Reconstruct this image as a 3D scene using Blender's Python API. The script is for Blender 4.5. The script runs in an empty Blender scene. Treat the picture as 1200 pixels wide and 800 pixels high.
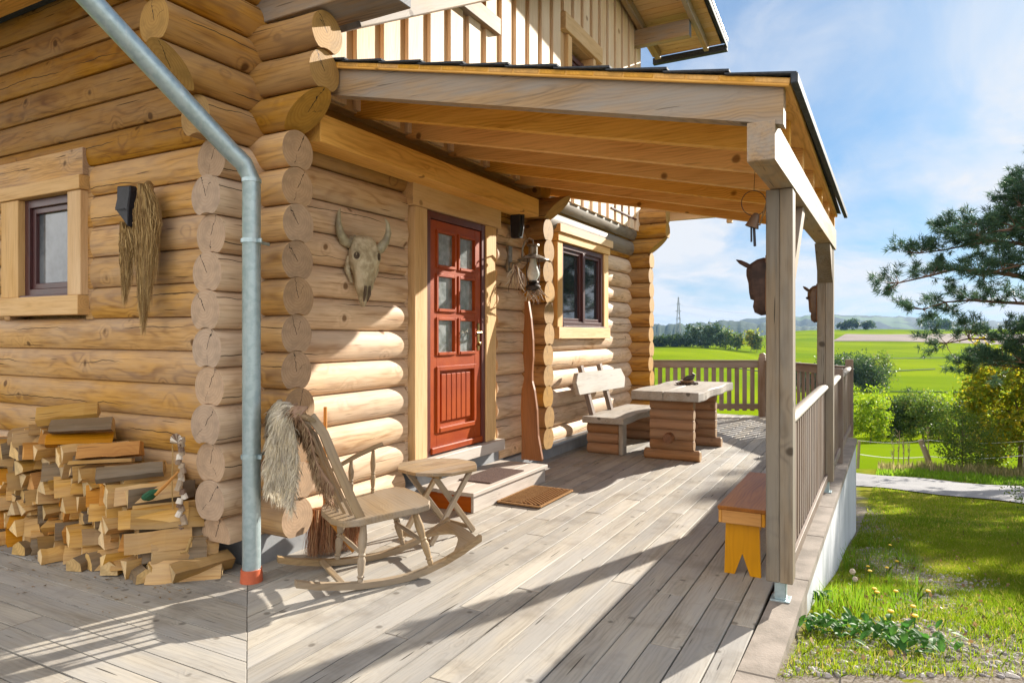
import bpy, math, random
import numpy as np
from mathutils import Vector, Matrix, Euler
random.seed(7); NR = np.random.RandomState(5)
PI = math.pi; R = math.radians
scene = bpy.context.scene
COL = scene.collection
CT, ST = math.cos(R(28.26)), math.sin(R(28.26))     # the camera looks 28 degrees to the left of the porch axis (+Y)

# ------------------------------------------------------------------ mesh builder
class MB:
    """collects shapes with per-vertex grain coordinates (gc), a random number and an end-grain flag"""
    def __init__(s):
        s.v=[]; s.f=[]; s.g=[]; s.r=[]; s.e=[]
    def add(s, v, f, g=None, r=None, e=None):
        n=len(s.v); r=random.random() if r is None else r
        s.v += [tuple(p) for p in v]
        s.f += [tuple(i+n for i in q) for q in f]
        s.g += [tuple(p) for p in (g if g is not None else v)]
        s.r += [r]*len(v)
        s.e += list(e) if e is not None else [0.0]*len(v)
        return s
    def box(s, lo, hi, M=None, ch=.003, ax=None, r=None):
        lo=Vector(lo); hi=Vector(hi); c=(lo+hi)/2; h=(hi-lo)/2
        ch=min(ch, h[0]*.45, h[1]*.45, h[2]*.45)
        if ax is None: ax=max(range(3), key=lambda i:h[i])
        o=[(ax+1)%3,(ax+2)%3]
        V=[];G=[];E=[];idx={}
        for sx in (-1,1):
            for sy in (-1,1):
                for sz in (-1,1):
                    sg=(sx,sy,sz)
                    for a in range(3):
                        p=[sg[i]*(h[i]-(0 if i==a else ch)) for i in range(3)]
                        idx[(sx,sy,sz,a)]=len(V)
                        P=Vector(p)+c
                        G.append((P[ax]+0*c[ax], p[o[0]]+.31*c[o[0]]*0, p[o[1]])); E.append(1.0 if a==ax else 0.0)
                        V.append(P)
        F=[]
        for a in range(3):
            b,d=(a+1)%3,(a+2)%3
            for q in (-1,1):
                def k(u,w):
                    t=[0,0,0];t[a]=q;t[b]=u;t[d]=w;return idx[(*t,a)]
                L=[k(-1,-1),k(1,-1),k(1,1),k(-1,1)]
                F.append(L if q>0 else L[::-1])
            # edges along a
            for u in (-1,1):
                for w in (-1,1):
                    def k2(q,face):
                        t=[0,0,0];t[a]=q;t[b]=u;t[d]=w;return idx[(*t,face)]
                    L=[k2(-1,b),k2(1,b),k2(1,d),k2(-1,d)]
                    F.append(L if u*w<0 else L[::-1])
        for sx in (-1,1):
            for sy in (-1,1):
                for sz in (-1,1):
                    L=[idx[(sx,sy,sz,0)],idx[(sx,sy,sz,1)],idx[(sx,sy,sz,2)]]
                    F.append(L if sx*sy*sz>0 else L[::-1])
        if M is not None: V=[M@p for p in V]
        return s.add(V,F,G,r,E)
    def beam(s, p0, p1, w, h, up=(0,0,1), ch=.003, r=None, lift=0):
        p0=Vector(p0);p1=Vector(p1);x=(p1-p0);L=x.length;x.normalize()
        u=Vector(up); y=u.cross(x).normalized(); z=x.cross(y)
        M=Matrix((( x.x,y.x,z.x,p0.x),(x.y,y.y,z.y,p0.y),(x.z,y.z,z.z,p0.z),(0,0,0,1)))
        return s.box((0,-w/2,-h/2+lift),(L,w/2,h/2+lift),M,ch,0,r)
    def tube(s, pts, rad, n=10, caps=True, r=None, flat=1.0, up=(0,0,1)):
        P=[Vector(p) for p in pts]
        if not hasattr(rad,'__len__'): rad=[rad]*len(P)
        V=[];G=[];E=[];F=[];L=0;prev=None
        for i,p in enumerate(P):
            t=(P[min(i+1,len(P)-1)]-P[max(i-1,0)]).normalized()
            if prev is None:
                u=Vector(up)
                if abs(u.dot(t))>.95: u=Vector((1,0,0))
                a=u.cross(t).normalized()
            else: a=(prev-t*prev.dot(t)).normalized()
            prev=a;b=t.cross(a)
            if i: L+=(P[i]-P[i-1]).length
            for j in range(n):
                an=2*PI*j/n; ca,sa=math.cos(an)*rad[i],math.sin(an)*rad[i]*flat
                V.append(p+a*ca+b*sa); G.append((L,ca,sa)); E.append(0.0)
        for i in range(len(P)-1):
            for j in range(n):
                k=(j+1)%n
                F.append((i*n+j,i*n+k,(i+1)*n+k,(i+1)*n+j))
        if caps:
            for i,rev in ((0,True),(len(P)-1,False)):
                b0=len(V)
                for j in range(n): V.append(V[i*n+j]);G.append(G[i*n+j]);E.append(1.0)
                q=list(range(b0,b0+n)); F.append(q[::-1] if rev else q)
        return s.add(V,F,G,r,E)
    def lathe(s, prof, n=16, M=None, r=None):
        """prof: list of (radius, z)"""
        V=[];F=[];G=[]
        for (ra,z) in prof:
            for j in range(n):
                an=2*PI*j/n;V.append(Vector((ra*math.cos(an),ra*math.sin(an),z)))
        G=[(p.z,p.x,p.y) for p in V]
        for i in range(len(prof)-1):
            for j in range(n):
                k=(j+1)%n;F.append((i*n+j,i*n+k,(i+1)*n+k,(i+1)*n+j))
        F.append(tuple(range(n))[::-1]);F.append(tuple(range((len(prof)-1)*n,len(prof)*n)))
        if M is not None: V=[M@p for p in V]
        return s.add(V,F,G,r)
    def prism(s, poly, t0, t1, M=None, ax=0, r=None, ch=0):
        """poly: (u,v) CCW in the XY plane, extruded along z from t0 to t1"""
        n=len(poly);V=[];G=[];E=[];F=[]
        rings=[(t0,0),(t1,0)] if not ch else [(t0,ch),(t0+ch,0),(t1-ch,0),(t1,ch)]
        cx=sum(p[0] for p in poly)/n;cy=sum(p[1] for p in poly)/n
        for (z,c) in rings:
            for (u,v) in poly:
                if c:
                    dx,dy=u-cx,v-cy;L=math.hypot(dx,dy) or 1;u-=dx/L*c;v-=dy/L*c
                V.append(Vector((u,v,z)))
        m=len(rings)
        for i in range(m-1):
            for j in range(n):
                k=(j+1)%n;F.append((i*n+j,i*n+k,(i+1)*n+k,(i+1)*n+j))
        E=[1.0 if ax==2 else 0.0]*len(V)
        for i,rev in ((0,1),(m-1,0)):
            b=len(V)
            for j in range(n): V.append(V[i*n+j].copy())
            E+=[1.0 if ax==2 else 0.0]*n
            q=list(range(b,b+n));F.append(q[::-1] if rev else q)
        if ax==2: E=[0.0]*(m*n)+[1.0]*(2*n)
        for p in V:
            o=[(ax+1)%3,(ax+2)%3];q=[p.x-cx,p.y-cy,p.z]
            G.append((p[ax],q[o[0]],q[o[1]]))
        if M is not None: V=[M@p for p in V]
        return s.add(V,F,G,r,E)
    def logpiece(s, axis, a0, a1, cu, cz, rad=.128, sp=.229, below=True, s0=0., s1=0., n=30, belowflat=None, fl=1.):
        """horizontal house log along X or Y with its underside scribed over the log below; s0/s1 slant the end faces"""
        prof=[]
        for j in range(n):
            an=2*PI*j/n+PI/n; u=rad*math.cos(an); v=rad*math.sin(an)
            if below and v<0:
                q=rad*rad-u*u
                if q>0:
                    vb=-sp+math.sqrt(q)+.004
                    if v<vb: v=vb
            if belowflat is not None and v<belowflat: v=belowflat
            prof.append((u,v))
        L=a1-a0;m=max(2,int(abs(L)/.22)+1);V=[];G=[];E=[];F=[]
        ph=random.uniform(0,9);ph2=random.uniform(0,9)
        r=random.random()
        for i in range(m+1):
            t=i/m
            for (u,v) in prof:
                a=a0+L*t+ (s0*(v+rad)/(2*rad)*(1-t)) + (s1*(v+rad)/(2*rad)*t)
                w=1+.016*math.sin(a*2.3+ph)+.008*math.sin(a*6.1+ph2+u*9)
                de=(a-a0) if axis=='Y' else (a1-a)
                q_=min(1,max(0,(de-.28)/.3));q_=q_*q_*(3-2*q_);ee=1+(fl-1)*q_
                uu=math.copysign(rad*(abs(u)/rad)**ee,u)*w
                V.append((uu+cu,a,v+cz) if axis=='Y' else (a,uu+cu,v+cz)); G.append((a,u,v)); E.append(0.)
        np_=len(prof)
        for i in range(m):
            for j in range(np_):
                k=(j+1)%np_
                q=(i*np_+j,i*np_+k,(i+1)*np_+k,(i+1)*np_+j)
                F.append(q if axis=='X' else q[::-1])
        for i,rev in ((0,1),(m,0)):
            b=len(V)
            # small chamfer ring then the face
            sgn=-1 if i==0 else 1
            for j in range(np_):
                x,y,z=V[i*np_+j]
                V.append((x,y,z));G.append(G[i*np_+j]);E.append(1.)
            q=list(range(b,b+np_)); q=q[::-1] if rev else q
            F.append(tuple(q) if axis=='X' else tuple(q[::-1]))
        return s.add(V,F,G,r,E)

def new_obj(name, me, parent=None, W=None):
    o=bpy.data.objects.new(name, me); COL.objects.link(o)
    if parent is not None:
        o.parent=parent
        pw=WM.get(parent.name)
        if pw is not None: o.matrix_parent_inverse=pw.inverted()
    return o
WM={}     # world matrices of Empties whose children are built in world coordinates

def mesh_of(name, mb, mat, smooth=False, sub=0):
    me=bpy.data.meshes.new(name); me.from_pydata(mb.v,[],mb.f)
    a=me.attributes.new('gc','FLOAT_VECTOR','POINT'); a.data.foreach_set('vector', np.array(mb.g,dtype=np.float32).ravel())
    a=me.attributes.new('rnd','FLOAT','POINT'); a.data.foreach_set('value', np.array(mb.r,dtype=np.float32))
    a=me.attributes.new('eg','FLOAT','POINT'); a.data.foreach_set('value', np.array(mb.e,dtype=np.float32))
    me.materials.append(mat)
    if smooth:
        me.polygons.foreach_set('use_smooth',[True]*len(me.polygons))
        try: me.set_sharp_from_angle(angle=R(38))
        except Exception: pass
    me.update(); return me

def part(name, mb, mat, parent, smooth=False, label=None, kind=None):
    o=new_obj(name, mesh_of(name,mb,mat,smooth), parent)
    if parent is not None and parent.name in WM: WM_inherit(o)
    if label: o['label']=label
    if kind: o['kind']=kind
    return o
def WM_inherit(o): WM[o.name]=Matrix.Identity(4)

def thing(name, label, cat, loc=(0,0,0), rz=0, group=None, world=True):
    o=bpy.data.objects.new(name,None); COL.objects.link(o); o.empty_display_size=.1
    o.location=loc; o.rotation_euler=(0,0,rz); o['label']=label; o['category']=cat
    if group: o['group']=group
    if world: WM[o.name]=Matrix.LocRotScale(Vector(loc),Euler((0,0,rz)),None)
    return o

def single(name, mb, mat, label, cat, smooth=False, group=None, kind=None, local=False):
    """a thing that is one mesh; its origin goes to its base"""
    o0=None
    if not local:
        A=np.array(mb.v); lo=A.min(0);hi=A.max(0); o0=((lo[0]+hi[0])/2,(lo[1]+hi[1])/2,lo[2])
        mb.v=[tuple(p) for p in (A-np.array(o0))]
    o=new_obj(name, mesh_of(name,mb,mat,smooth))
    if o0: o.location=o0
    o['label']=label; o['category']=cat
    if group: o['group']=group
    if kind: o['kind']=kind
    return o

def struct(name, mb_or_me, mat=None, kind='structure', smooth=False, label=None, cat=None):
    me=mesh_of(name,mb_or_me,mat,smooth) if isinstance(mb_or_me,MB) else mb_or_me
    o=new_obj(name,me); o['kind']=kind
    if label: o['label']=label
    if cat: o['category']=cat
    return o

def np_mesh(name, V, F, mat, rnd=None, smooth=False, k=4):
    """V (n,3), F (m,k) arrays"""
    me=bpy.data.meshes.new(name)
    V=np.asarray(V,dtype=np.float32);F=np.asarray(F,dtype=np.int32);k=F.shape[1]
    me.vertices.add(len(V));me.vertices.foreach_set('co',V.ravel())
    me.loops.add(F.size);me.loops.foreach_set('vertex_index',F.ravel())
    me.polygons.add(len(F));me.polygons.foreach_set('loop_start',np.arange(0,F.size,k,dtype=np.int32))
    me.update(calc_edges=True)
    if rnd is not None:
        a=me.attributes.new('rnd','FLOAT','POINT');a.data.foreach_set('value',np.asarray(rnd,dtype=np.float32))
    if smooth: me.polygons.foreach_set('use_smooth',[True]*len(me.polygons))
    me.materials.append(mat);me.validate();return me

def copy_tree(o, parent=None, loc=None, rz=None, label=None):
    c=o.copy(); COL.objects.link(c)
    if parent is not None: c.parent=parent
    if loc is not None: c.location=loc
    if rz is not None: c.rotation_euler=(0,0,rz)
    if label: c['label']=label
    for ch in list(o.children): copy_tree(ch,c)
    return c

# ------------------------------------------------------------------ materials
class N:
    def __init__(s,name):
        s.m=bpy.data.materials.new(name); s.m.use_nodes=True; s.t=s.m.node_tree
        for n in list(s.t.nodes): s.t.nodes.remove(n)
        s.out=s.t.nodes.new('ShaderNodeOutputMaterial')
    def n(s,ty,**kw):
        x=s.t.nodes.new(ty)
        for k,v in kw.items(): setattr(x,k,v)
        return x
    def l(s,a,b): s.t.links.new(a,b)
    def attr(s,name,vec=False):
        x=s.n('ShaderNodeAttribute',attribute_name=name); return x.outputs['Vector' if vec else 'Fac']
    def math(s,op,a,b=None,c=None,clamp=False):
        x=s.n('ShaderNodeMath',operation=op); x.use_clamp=clamp
        for i,v in enumerate((a,b,c)):
            if v is None: continue
            if isinstance(v,(int,float)): x.inputs[i].default_value=v
            else: s.l(v,x.inputs[i])
        return x.outputs[0]
    def vm(s,op,a,b=None):
        x=s.n('ShaderNodeVectorMath',operation=op)
        for i,v in enumerate((a,b)):
            if v is None: continue
            if isinstance(v,(tuple,list)): x.inputs[i].default_value=v
            else: s.l(v,x.inputs[i])
        return x.outputs[1] if op in('LENGTH','DOT_PRODUCT','DISTANCE') else x.outputs[0]
    def noise(s,vec,scale=5,detail=3,rough=.55,dist=0,col=False):
        x=s.n('ShaderNodeTexNoise'); x.inputs['Scale'].default_value=scale;x.inputs['Detail'].default_value=detail
        x.inputs['Roughness'].default_value=rough;x.inputs['Distortion'].default_value=dist
        s.l(vec,x.inputs['Vector']);return x.outputs['Color' if col else 'Fac']
    def voro(s,vec,scale=5,feature='F1',out='Distance',rand=1):
        x=s.n('ShaderNodeTexVoronoi',feature=feature);x.inputs['Scale'].default_value=scale;x.inputs['Randomness'].default_value=rand
        s.l(vec,x.inputs['Vector']);return x.outputs[out]
    def ss(s,v,a,b,lo=0.,hi=1.):
        x=s.n('ShaderNodeMapRange',interpolation_type='SMOOTHSTEP')
        s.l(v,x.inputs[0]);x.inputs[1].default_value=a;x.inputs[2].default_value=b;x.inputs[3].default_value=lo;x.inputs[4].default_value=hi
        return x.outputs[0]
    def mix(s,f,a,b,mode='MIX'):
        x=s.n('ShaderNodeMix',data_type='RGBA',blend_type=mode)
        for i,v in ((0,f),(6,a),(7,b)):
            if isinstance(v,(int,float)): x.inputs[i].default_value=v
            elif isinstance(v,(tuple,list)): x.inputs[i].default_value=(*v[:3],1)
            else: s.l(v,x.inputs[i])
        return x.outputs[2]
    def pbsdf(s,color,rough=.6,spec=.4,bump=None,bstr=.3,bdist=.01,metal=0,**kw):
        p=s.n('ShaderNodeBsdfPrincipled')
        for nm,v in (('Base Color',color),('Roughness',rough),('Specular IOR Level',spec),('Metallic',metal),*kw.items()):
            if isinstance(v,(int,float)): p.inputs[nm].default_value=v
            elif isinstance(v,(tuple,list)): p.inputs[nm].default_value=(*v[:3],1)
            else: s.l(v,p.inputs[nm])
        if bump is not None:
            b=s.n('ShaderNodeBump');b.inputs['Strength'].default_value=bstr;b.inputs['Distance'].default_value=bdist
            s.l(bump,b.inputs['Height']);s.l(b.outputs[0],p.inputs['Normal'])
        return p
    def done(s,p):
        s.l(p.outputs[0] if hasattr(p,'outputs') else p,s.out.inputs['Surface']);return s.m

def wood(name, base, alt, dark, end=None, knot=1.0, cracks=0.0, grey=0.0, greycol=(.36,.33,.29), rings=1.0, rough=.65, spec=.25, var=.25, blot=.0, fib=1.0, checks=1.0, knotscale=3.6, gstreak=0.0):
    m=N(name)
    gc=m.attr('gc',True);rnd=m.attr('rnd');eg=m.attr('eg')
    off=m.n('ShaderNodeCombineXYZ')
    m.l(m.math('MULTIPLY',rnd,53.),off.inputs[0]);m.l(m.math('MULTIPLY',rnd,31.),off.inputs[1]);m.l(m.math('MULTIPLY',rnd,17.),off.inputs[2])
    g=m.vm('ADD',gc,off.outputs[0])
    # broad tone
    broad=m.noise(m.vm('MULTIPLY',g,(1.1,7,7)),1,3)
    fibre=m.noise(m.vm('MULTIPLY',g,(2.6,62,62)),1,4,.7)
    # knots
    kd=m.voro(m.vm('ADD',g,m.vm('MULTIPLY',m.noise(g,9,1,col=True),(.03,.03,.03))),knotscale)
    kn=m.ss(kd,.125,.06)
    # annual rings / cathedral figure
    sx=m.n('ShaderNodeSeparateXYZ');m.l(gc,sx.inputs[0])
    rad=m.math('SQRT',m.math('ADD',m.math('POWER',m.math('ADD',sx.outputs[1],.013),2.),m.math('POWER',m.math('ADD',sx.outputs[2],-.02),2.)))
    warp=m.noise(m.vm('MULTIPLY',g,(1.6,5,5)),1,2,.5)
    rv=m.math('ADD',m.math('MULTIPLY',rad,330.),m.math('MULTIPLY',warp,m.math('MULTIPLY',m.math('SUBTRACT',1.,eg),34.)))
    rv=m.math('ADD',rv,m.math('MULTIPLY',m.ss(kd,.35,.05),9.))
    ring=m.math('ADD',m.math('MULTIPLY',m.math('SINE',rv),.5),.5)
    ring=m.math('POWER',ring,2.2)
    c=m.mix(m.ss(broad,.3,.72),base,alt)
    c=m.mix(m.math('MULTIPLY',ring,m.math('ADD',.10*rings,m.math('MULTIPLY',m.ss(broad,.4,.7),.34*rings))),c,dark)
    c=m.mix(m.math('MULTIPLY',m.ss(fibre,.46,.72),min(.8,.38*fib)),c,dark)
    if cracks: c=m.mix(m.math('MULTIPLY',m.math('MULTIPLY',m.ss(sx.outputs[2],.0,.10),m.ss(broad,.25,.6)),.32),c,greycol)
    if gstreak: c=m.mix(m.math('MULTIPLY',m.ss(m.noise(m.vm('MULTIPLY',g,(.8,12,12)),1,3),.5,.68),gstreak),c,greycol)
    if grey: 
        gm=m.noise(m.vm('MULTIPLY',g,(1.0,4,4)),1.3,4,.6)
        c=m.mix(m.math('MULTIPLY',m.ss(gm,.35,.65),grey),c,greycol)
    if blot:
        bm=m.noise(m.n('ShaderNodeNewGeometry').outputs['Position'],2.6,4,.65)
        c=m.mix(m.math('MULTIPLY',m.ss(bm,.5,.7),blot),c,dark)
    if knot: c=m.mix(m.math('MULTIPLY',kn,.85*knot),c,tuple(x*.55 for x in dark))
    # end grain
    if end is None: end=alt
    ang=m.math('ARCTAN2',sx.outputs[2],sx.outputs[1])
    a0=m.math('ADD',1.57,m.math('MULTIPLY',m.math('SUBTRACT',rnd,.5),1.3))
    wob=m.math('MULTIPLY',m.math('SUBTRACT',m.noise(gc,30,2),.5),.5)
    rr=m.math('SQRT',m.math('ADD',m.math('POWER',sx.outputs[1],2.),m.math('POWER',sx.outputs[2],2.)))
    def radial(a,w,rmin,rmax):
        dd=m.math('MULTIPLY',m.math('ABSOLUTE',m.math('ADD',m.math('SUBTRACT',ang,a),wob)),rr)
        q=m.math('LESS_THAN',dd,w); q=m.math('MULTIPLY',q,m.math('GREATER_THAN',rr,rmin)); return m.math('MULTIPLY',q,m.math('LESS_THAN',rr,rmax))
    ec=m.mix(m.math('MULTIPLY',ring,.22),end,dark)
    ec=m.mix(m.ss(m.noise(gc,14,3),.4,.75),ec,tuple(x*.72 for x in end))
    ecr=radial(a0,.0022,.0,.125)
    a2=m.math('SUBTRACT',m.math('MULTIPLY',rnd,5.1),2.6)
    ecr=m.math('MAXIMUM',ecr,radial(a2,.0011,.03,.09))
    if cracks: ec=m.mix(m.math('MULTIPLY',ecr,cracks),ec,(.03,.018,.012))
    c=m.mix(m.math('GREATER_THAN',eg,.5),c,ec)
    crk=None
    if cracks:
        f1=m.math('MULTIPLY',m.math('SUBTRACT',m.noise(m.vm('MULTIPLY',g,(1.3,0,0)),1,4,.6),.5),1.1)
        aa=m.math('SUBTRACT',m.math('MULTIPLY',rnd,3.0),1.4)
        # side facing the viewer can be either sign of u, so mirror the angle
        angm=m.math('ARCTAN2',sx.outputs[2],m.math('ABSOLUTE',sx.outputs[1]))
        dd=m.math('ABSOLUTE',m.math('SUBTRACT',m.math('ADD',angm,f1),m.math('MULTIPLY',aa,.5)))
        msk=m.ss(m.noise(m.vm('MULTIPLY',g,(.9,.01,.01)),1,1),.47,.56)
        wdt=m.math('MULTIPLY',msk,.026)
        crk=m.math('MULTIPLY',m.math('LESS_THAN',dd,wdt),m.math('LESS_THAN',eg,.5))
        c=m.mix(m.math('MULTIPLY',crk,.9*cracks),c,(.03,.018,.01))
    # small drying checks
    if checks:
        ck=m.noise(m.vm('MULTIPLY',g,(2.4,60,60)),1,1)
        ckm=m.math('MULTIPLY',m.ss(ck,.73,.77),m.math('SUBTRACT',1.,eg))
        c=m.mix(m.math('MULTIPLY',ckm,.6*checks),c,tuple(x*.3 for x in dark))
    # piece-to-piece variation
    hv=m.n('ShaderNodeHueSaturation');m.l(c,hv.inputs['Color'])
    m.l(m.math('ADD',1.-var/2,m.math('MULTIPLY',m.math('FRACT',m.math('MULTIPLY',rnd,7.3)),var)),hv.inputs['Value'])
    m.l(m.math('ADD',1.0,m.math('MULTIPLY',m.math('FRACT',m.math('MULTIPLY',rnd,13.7)),.2)),hv.inputs['Saturation'])
    h=m.math('ADD',m.math('MULTIPLY',fibre,.7),m.math('MULTIPLY',ring,.2))
    if crk is not None: h=m.math('SUBTRACT',h,m.math('MULTIPLY',crk,1.5))
    p=m.pbsdf(hv.outputs[0],rough,spec,h,.35,.004)
    return m.done(p)

M={}
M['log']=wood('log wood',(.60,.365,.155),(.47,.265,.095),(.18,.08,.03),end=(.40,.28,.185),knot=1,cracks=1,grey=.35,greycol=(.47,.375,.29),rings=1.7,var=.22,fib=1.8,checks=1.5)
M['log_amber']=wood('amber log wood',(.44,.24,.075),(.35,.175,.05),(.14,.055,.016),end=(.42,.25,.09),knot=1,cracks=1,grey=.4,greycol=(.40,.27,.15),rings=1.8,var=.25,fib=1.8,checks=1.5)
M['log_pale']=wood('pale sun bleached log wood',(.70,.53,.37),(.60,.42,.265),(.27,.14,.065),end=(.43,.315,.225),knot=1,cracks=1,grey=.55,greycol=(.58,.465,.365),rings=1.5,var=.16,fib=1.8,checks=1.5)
M['casing']=wood('casing wood',(.70,.49,.28),(.64,.42,.21),(.36,.19,.08),knot=.8,rings=.5,var=.12,checks=.3)
M['rafter']=wood('orange rafter wood',(.80,.48,.18),(.72,.41,.14),(.34,.15,.04),knot=1,rings=1,var=.15,checks=.5)
M['header']=wood('greying beam wood',(.38,.255,.145),(.31,.21,.125),(.12,.08,.048),end=(.12,.125,.14),knot=1,rings=1.2,grey=.75,greycol=(.265,.245,.225),var=.1,gstreak=.5,fib=1.5)
M['board']=wood('larch board wood',(.78,.62,.45),(.72,.54,.37),(.42,.25,.13),knot=.9,rings=.4,grey=.25,greycol=(.6,.53,.46),var=.12,checks=1,knotscale=2.4)
M['soffit']=wood('soffit board wood',(.60,.42,.25),(.54,.36,.20),(.34,.2,.1),knot=.8,rings=.4,var=.12)
M['deck']=wood('weathered deck wood',(.40,.365,.31),(.315,.285,.24),(.13,.108,.085),end=(.3,.25,.2),knot=.75,rings=.7,grey=.55,greycol=(.285,.28,.275),var=.28,blot=.38,rough=.75,checks=1.6,knotscale=5.2,fib=1.15)
M['grey']=wood('weathered grey post wood',(.235,.18,.125),(.18,.14,.10),(.07,.05,.033),end=(.2,.17,.14),knot=1,rings=1.4,grey=.55,greycol=(.215,.20,.175),var=.25,checks=1.4,fib=1.6,gstreak=.4)
M['rail']=wood('weathered brown railing wood',(.20,.14,.105),(.155,.11,.082),(.08,.053,.038),end=(.25,.2,.16),knot=.3,rings=.3,grey=.5,greycol=(.27,.235,.215),var=.18)
M['bench']=wood('silvered bench wood',(.38,.33,.27),(.31,.27,.22),(.13,.105,.08),end=(.13,.11,.085),knot=1,rings=1.1,grey=.6,greycol=(.38,.36,.33),var=.1,checks=1.8,fib=1.7)
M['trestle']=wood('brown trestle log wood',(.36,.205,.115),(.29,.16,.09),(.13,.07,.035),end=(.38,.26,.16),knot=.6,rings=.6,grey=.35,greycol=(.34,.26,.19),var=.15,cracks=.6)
M['chair']=wood('old chair wood',(.33,.24,.145),(.26,.185,.11),(.11,.07,.038),end=(.25,.19,.12),knot=.1,rings=1.1,grey=.6,greycol=(.28,.24,.195),var=.1,rough=.5,checks=.6)
M['stool_top']=wood('brown stool seat wood',(.40,.19,.075),(.32,.14,.055),(.10,.035,.018),end=(.28,.12,.05),knot=.5,rings=1.3,grey=.2,greycol=(.27,.17,.13),var=.1,rough=.5)
M['yellow']=wood('yellow painted wood',(.56,.26,.022),(.48,.21,.018),(.30,.11,.01),knot=.8,rings=.9,var=.05,rough=.45,checks=.1,fib=.4)
M['redwood']=wood('red brown board wood',(.40,.115,.035),(.34,.09,.025),(.16,.035,.012),knot=.5,rings=.9,var=.1,rough=.4)
M['stepwood']=wood('pale step wood',(.50,.445,.39),(.44,.39,.34),(.24,.19,.15),knot=.8,rings=.5,grey=.4,greycol=(.58,.54,.5),var=.08)
M['plank']=wood('dark live edge plank wood',(.27,.12,.055),(.22,.095,.042),(.10,.04,.02),end=(.22,.11,.06),knot=.5,rings=1.2,grey=.2,greycol=(.27,.17,.12),var=.1,rough=.5)
M['fire']=wood('split firewood',(.55,.35,.14),(.43,.25,.085),(.27,.12,.035),end=(.62,.46,.26),knot=.4,rings=.8,grey=.5,greycol=(.40,.29,.18),var=.5,fib=1.8)
M['fire_orange']=wood('orange split firewood',(.50,.255,.085),(.42,.20,.06),(.26,.10,.03),end=(.58,.30,.10),knot=.3,rings=.7,var=.15,fib=1.2)
M['bark']=wood('bark covered firewood',(.22,.15,.085),(.17,.115,.065),(.06,.04,.022),end=(.60,.41,.20),knot=.3,rings=.2,grey=.4,greycol=(.27,.24,.2),var=.4,fib=2,rough=.9)

def plain(name,c1,c2=None,scale=8,rough=.6,spec=.4,metal=0,bs=.0,bscale=40,bd=.004,coat=0,**kw):
    m=N(name);pos=m.n('ShaderNodeTexCoord').outputs['Object']
    col=c1
    if c2 is not None: col=m.mix(m.ss(m.noise(pos,scale,4,.6),.35,.68),c1,c2)
    bump=m.noise(pos,bscale,4,.6) if bs else None
    p=m.pbsdf(col,rough,spec,bump,bs,bd,metal,**kw)
    return m.done(p)
M['door']=plain('red stained door wood',(.36,.062,.006),(.28,.04,.005),3,.42,.25,bs=.2,bscale=60)
M['door_dark']=plain('dark red frame wood',(.12,.026,.018),(.095,.02,.016),3,.35,.5)
M['window_frame']=plain('plum brown window frame',(.085,.03,.03),(.065,.024,.026),3,.35,.5)
M['glass']=plain('dark window glass',(.018,.022,.026),None,1,.03,.9)
M['glass_curtain']=plain('window glass over pale curtain',(.16,.18,.20),(.05,.06,.07),3.5,.06,.8)
M['door_glass']=plain('rippled door glass',(.15,.165,.16),(.30,.32,.32),9,.13,.8,bs=.5,bscale=26,bd=.01)
M['brass']=plain('aged brass',(.42,.28,.10),(.30,.20,.08),30,.3,.5,1.)
def zincmat():
    m=N('galvanised zinc');pos=m.n('ShaderNodeNewGeometry').outputs['Position']
    sp=m.noise(pos,26,2,.5);st=m.noise(m.vm('MULTIPLY',pos,(22,22,1.6)),1,4,.7)
    c=m.mix(m.ss(sp,.4,.6),(.34,.43,.45),(.40,.49,.51));c=m.mix(m.math('MULTIPLY',m.ss(st,.5,.72),.55),c,(.52,.56,.55))
    c=m.mix(m.math('MULTIPLY',m.ss(m.noise(pos,7,4,.7),.58,.7),.22),c,(.24,.29,.30))
    ro=m.n('ShaderNodeMapRange');m.l(st,ro.inputs[0]);ro.inputs[3].default_value=.28;ro.inputs[4].default_value=.62
    return m.done(m.pbsdf(c,ro.outputs[0],.5,m.noise(pos,9,3),.12,.01,.7))
M['zinc']=zincmat()
M['terracotta']=plain('orange pipe ring',(.50,.11,.045),(.42,.09,.035),20,.5,.4)
M['slate']=plain('dark bitumen shingle',(.030,.036,.046),(.055,.062,.075),40,.8,.3,bs=.4,bscale=200)
M['white_trim']=plain('pale metal trim',(.62,.66,.7),None,1,.4,.5)
M['black']=plain('black leather',(.012,.012,.017),(.02,.019,.026),18,.55,.4,bs=.2,bscale=60)
M['iron']=plain('dark iron',(.045,.04,.038),(.075,.055,.045),30,.5,.4,.6,bs=.2,bscale=90)
M['lampmetal']=plain('tarnished lamp metal',(.15,.13,.11),(.28,.25,.21),22,.42,.4,.6)
M['opal']=plain('milky lamp glass',(.70,.73,.70),(.55,.58,.55),25,.12,.6)
M['bone']=plain('old bone',(.58,.50,.34),(.30,.24,.14),11,.7,.3,bs=.9,bscale=38,bd=.014)
M['hollow_shade']=plain('painted hollow shade',(.07,.05,.035),(.12,.09,.06),20,.8,.2)  # dark colour painted as the shade in the eye and nose hollows
M['horn']=plain('grey horn',(.42,.38,.25),(.22,.19,.13),9,.5,.4,bs=.2,bscale=40)
M['carved']=plain('dark carved wood',(.03,.016,.012),(.075,.04,.028),12,.6,.2,bs=.3,bscale=30)
M['carved_light']=plain('brown carved wood',(.13,.07,.035),(.06,.032,.02),12,.45,.4,bs=.3,bscale=30)
M['concrete']=plain('grey plinth render',(.29,.30,.31),(.23,.24,.255),6,.8,.3,bs=.2,bscale=80)
M['flash']=plain('grey sill sheet',(.33,.38,.43),(.28,.33,.38),6,.5,.5)
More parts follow.
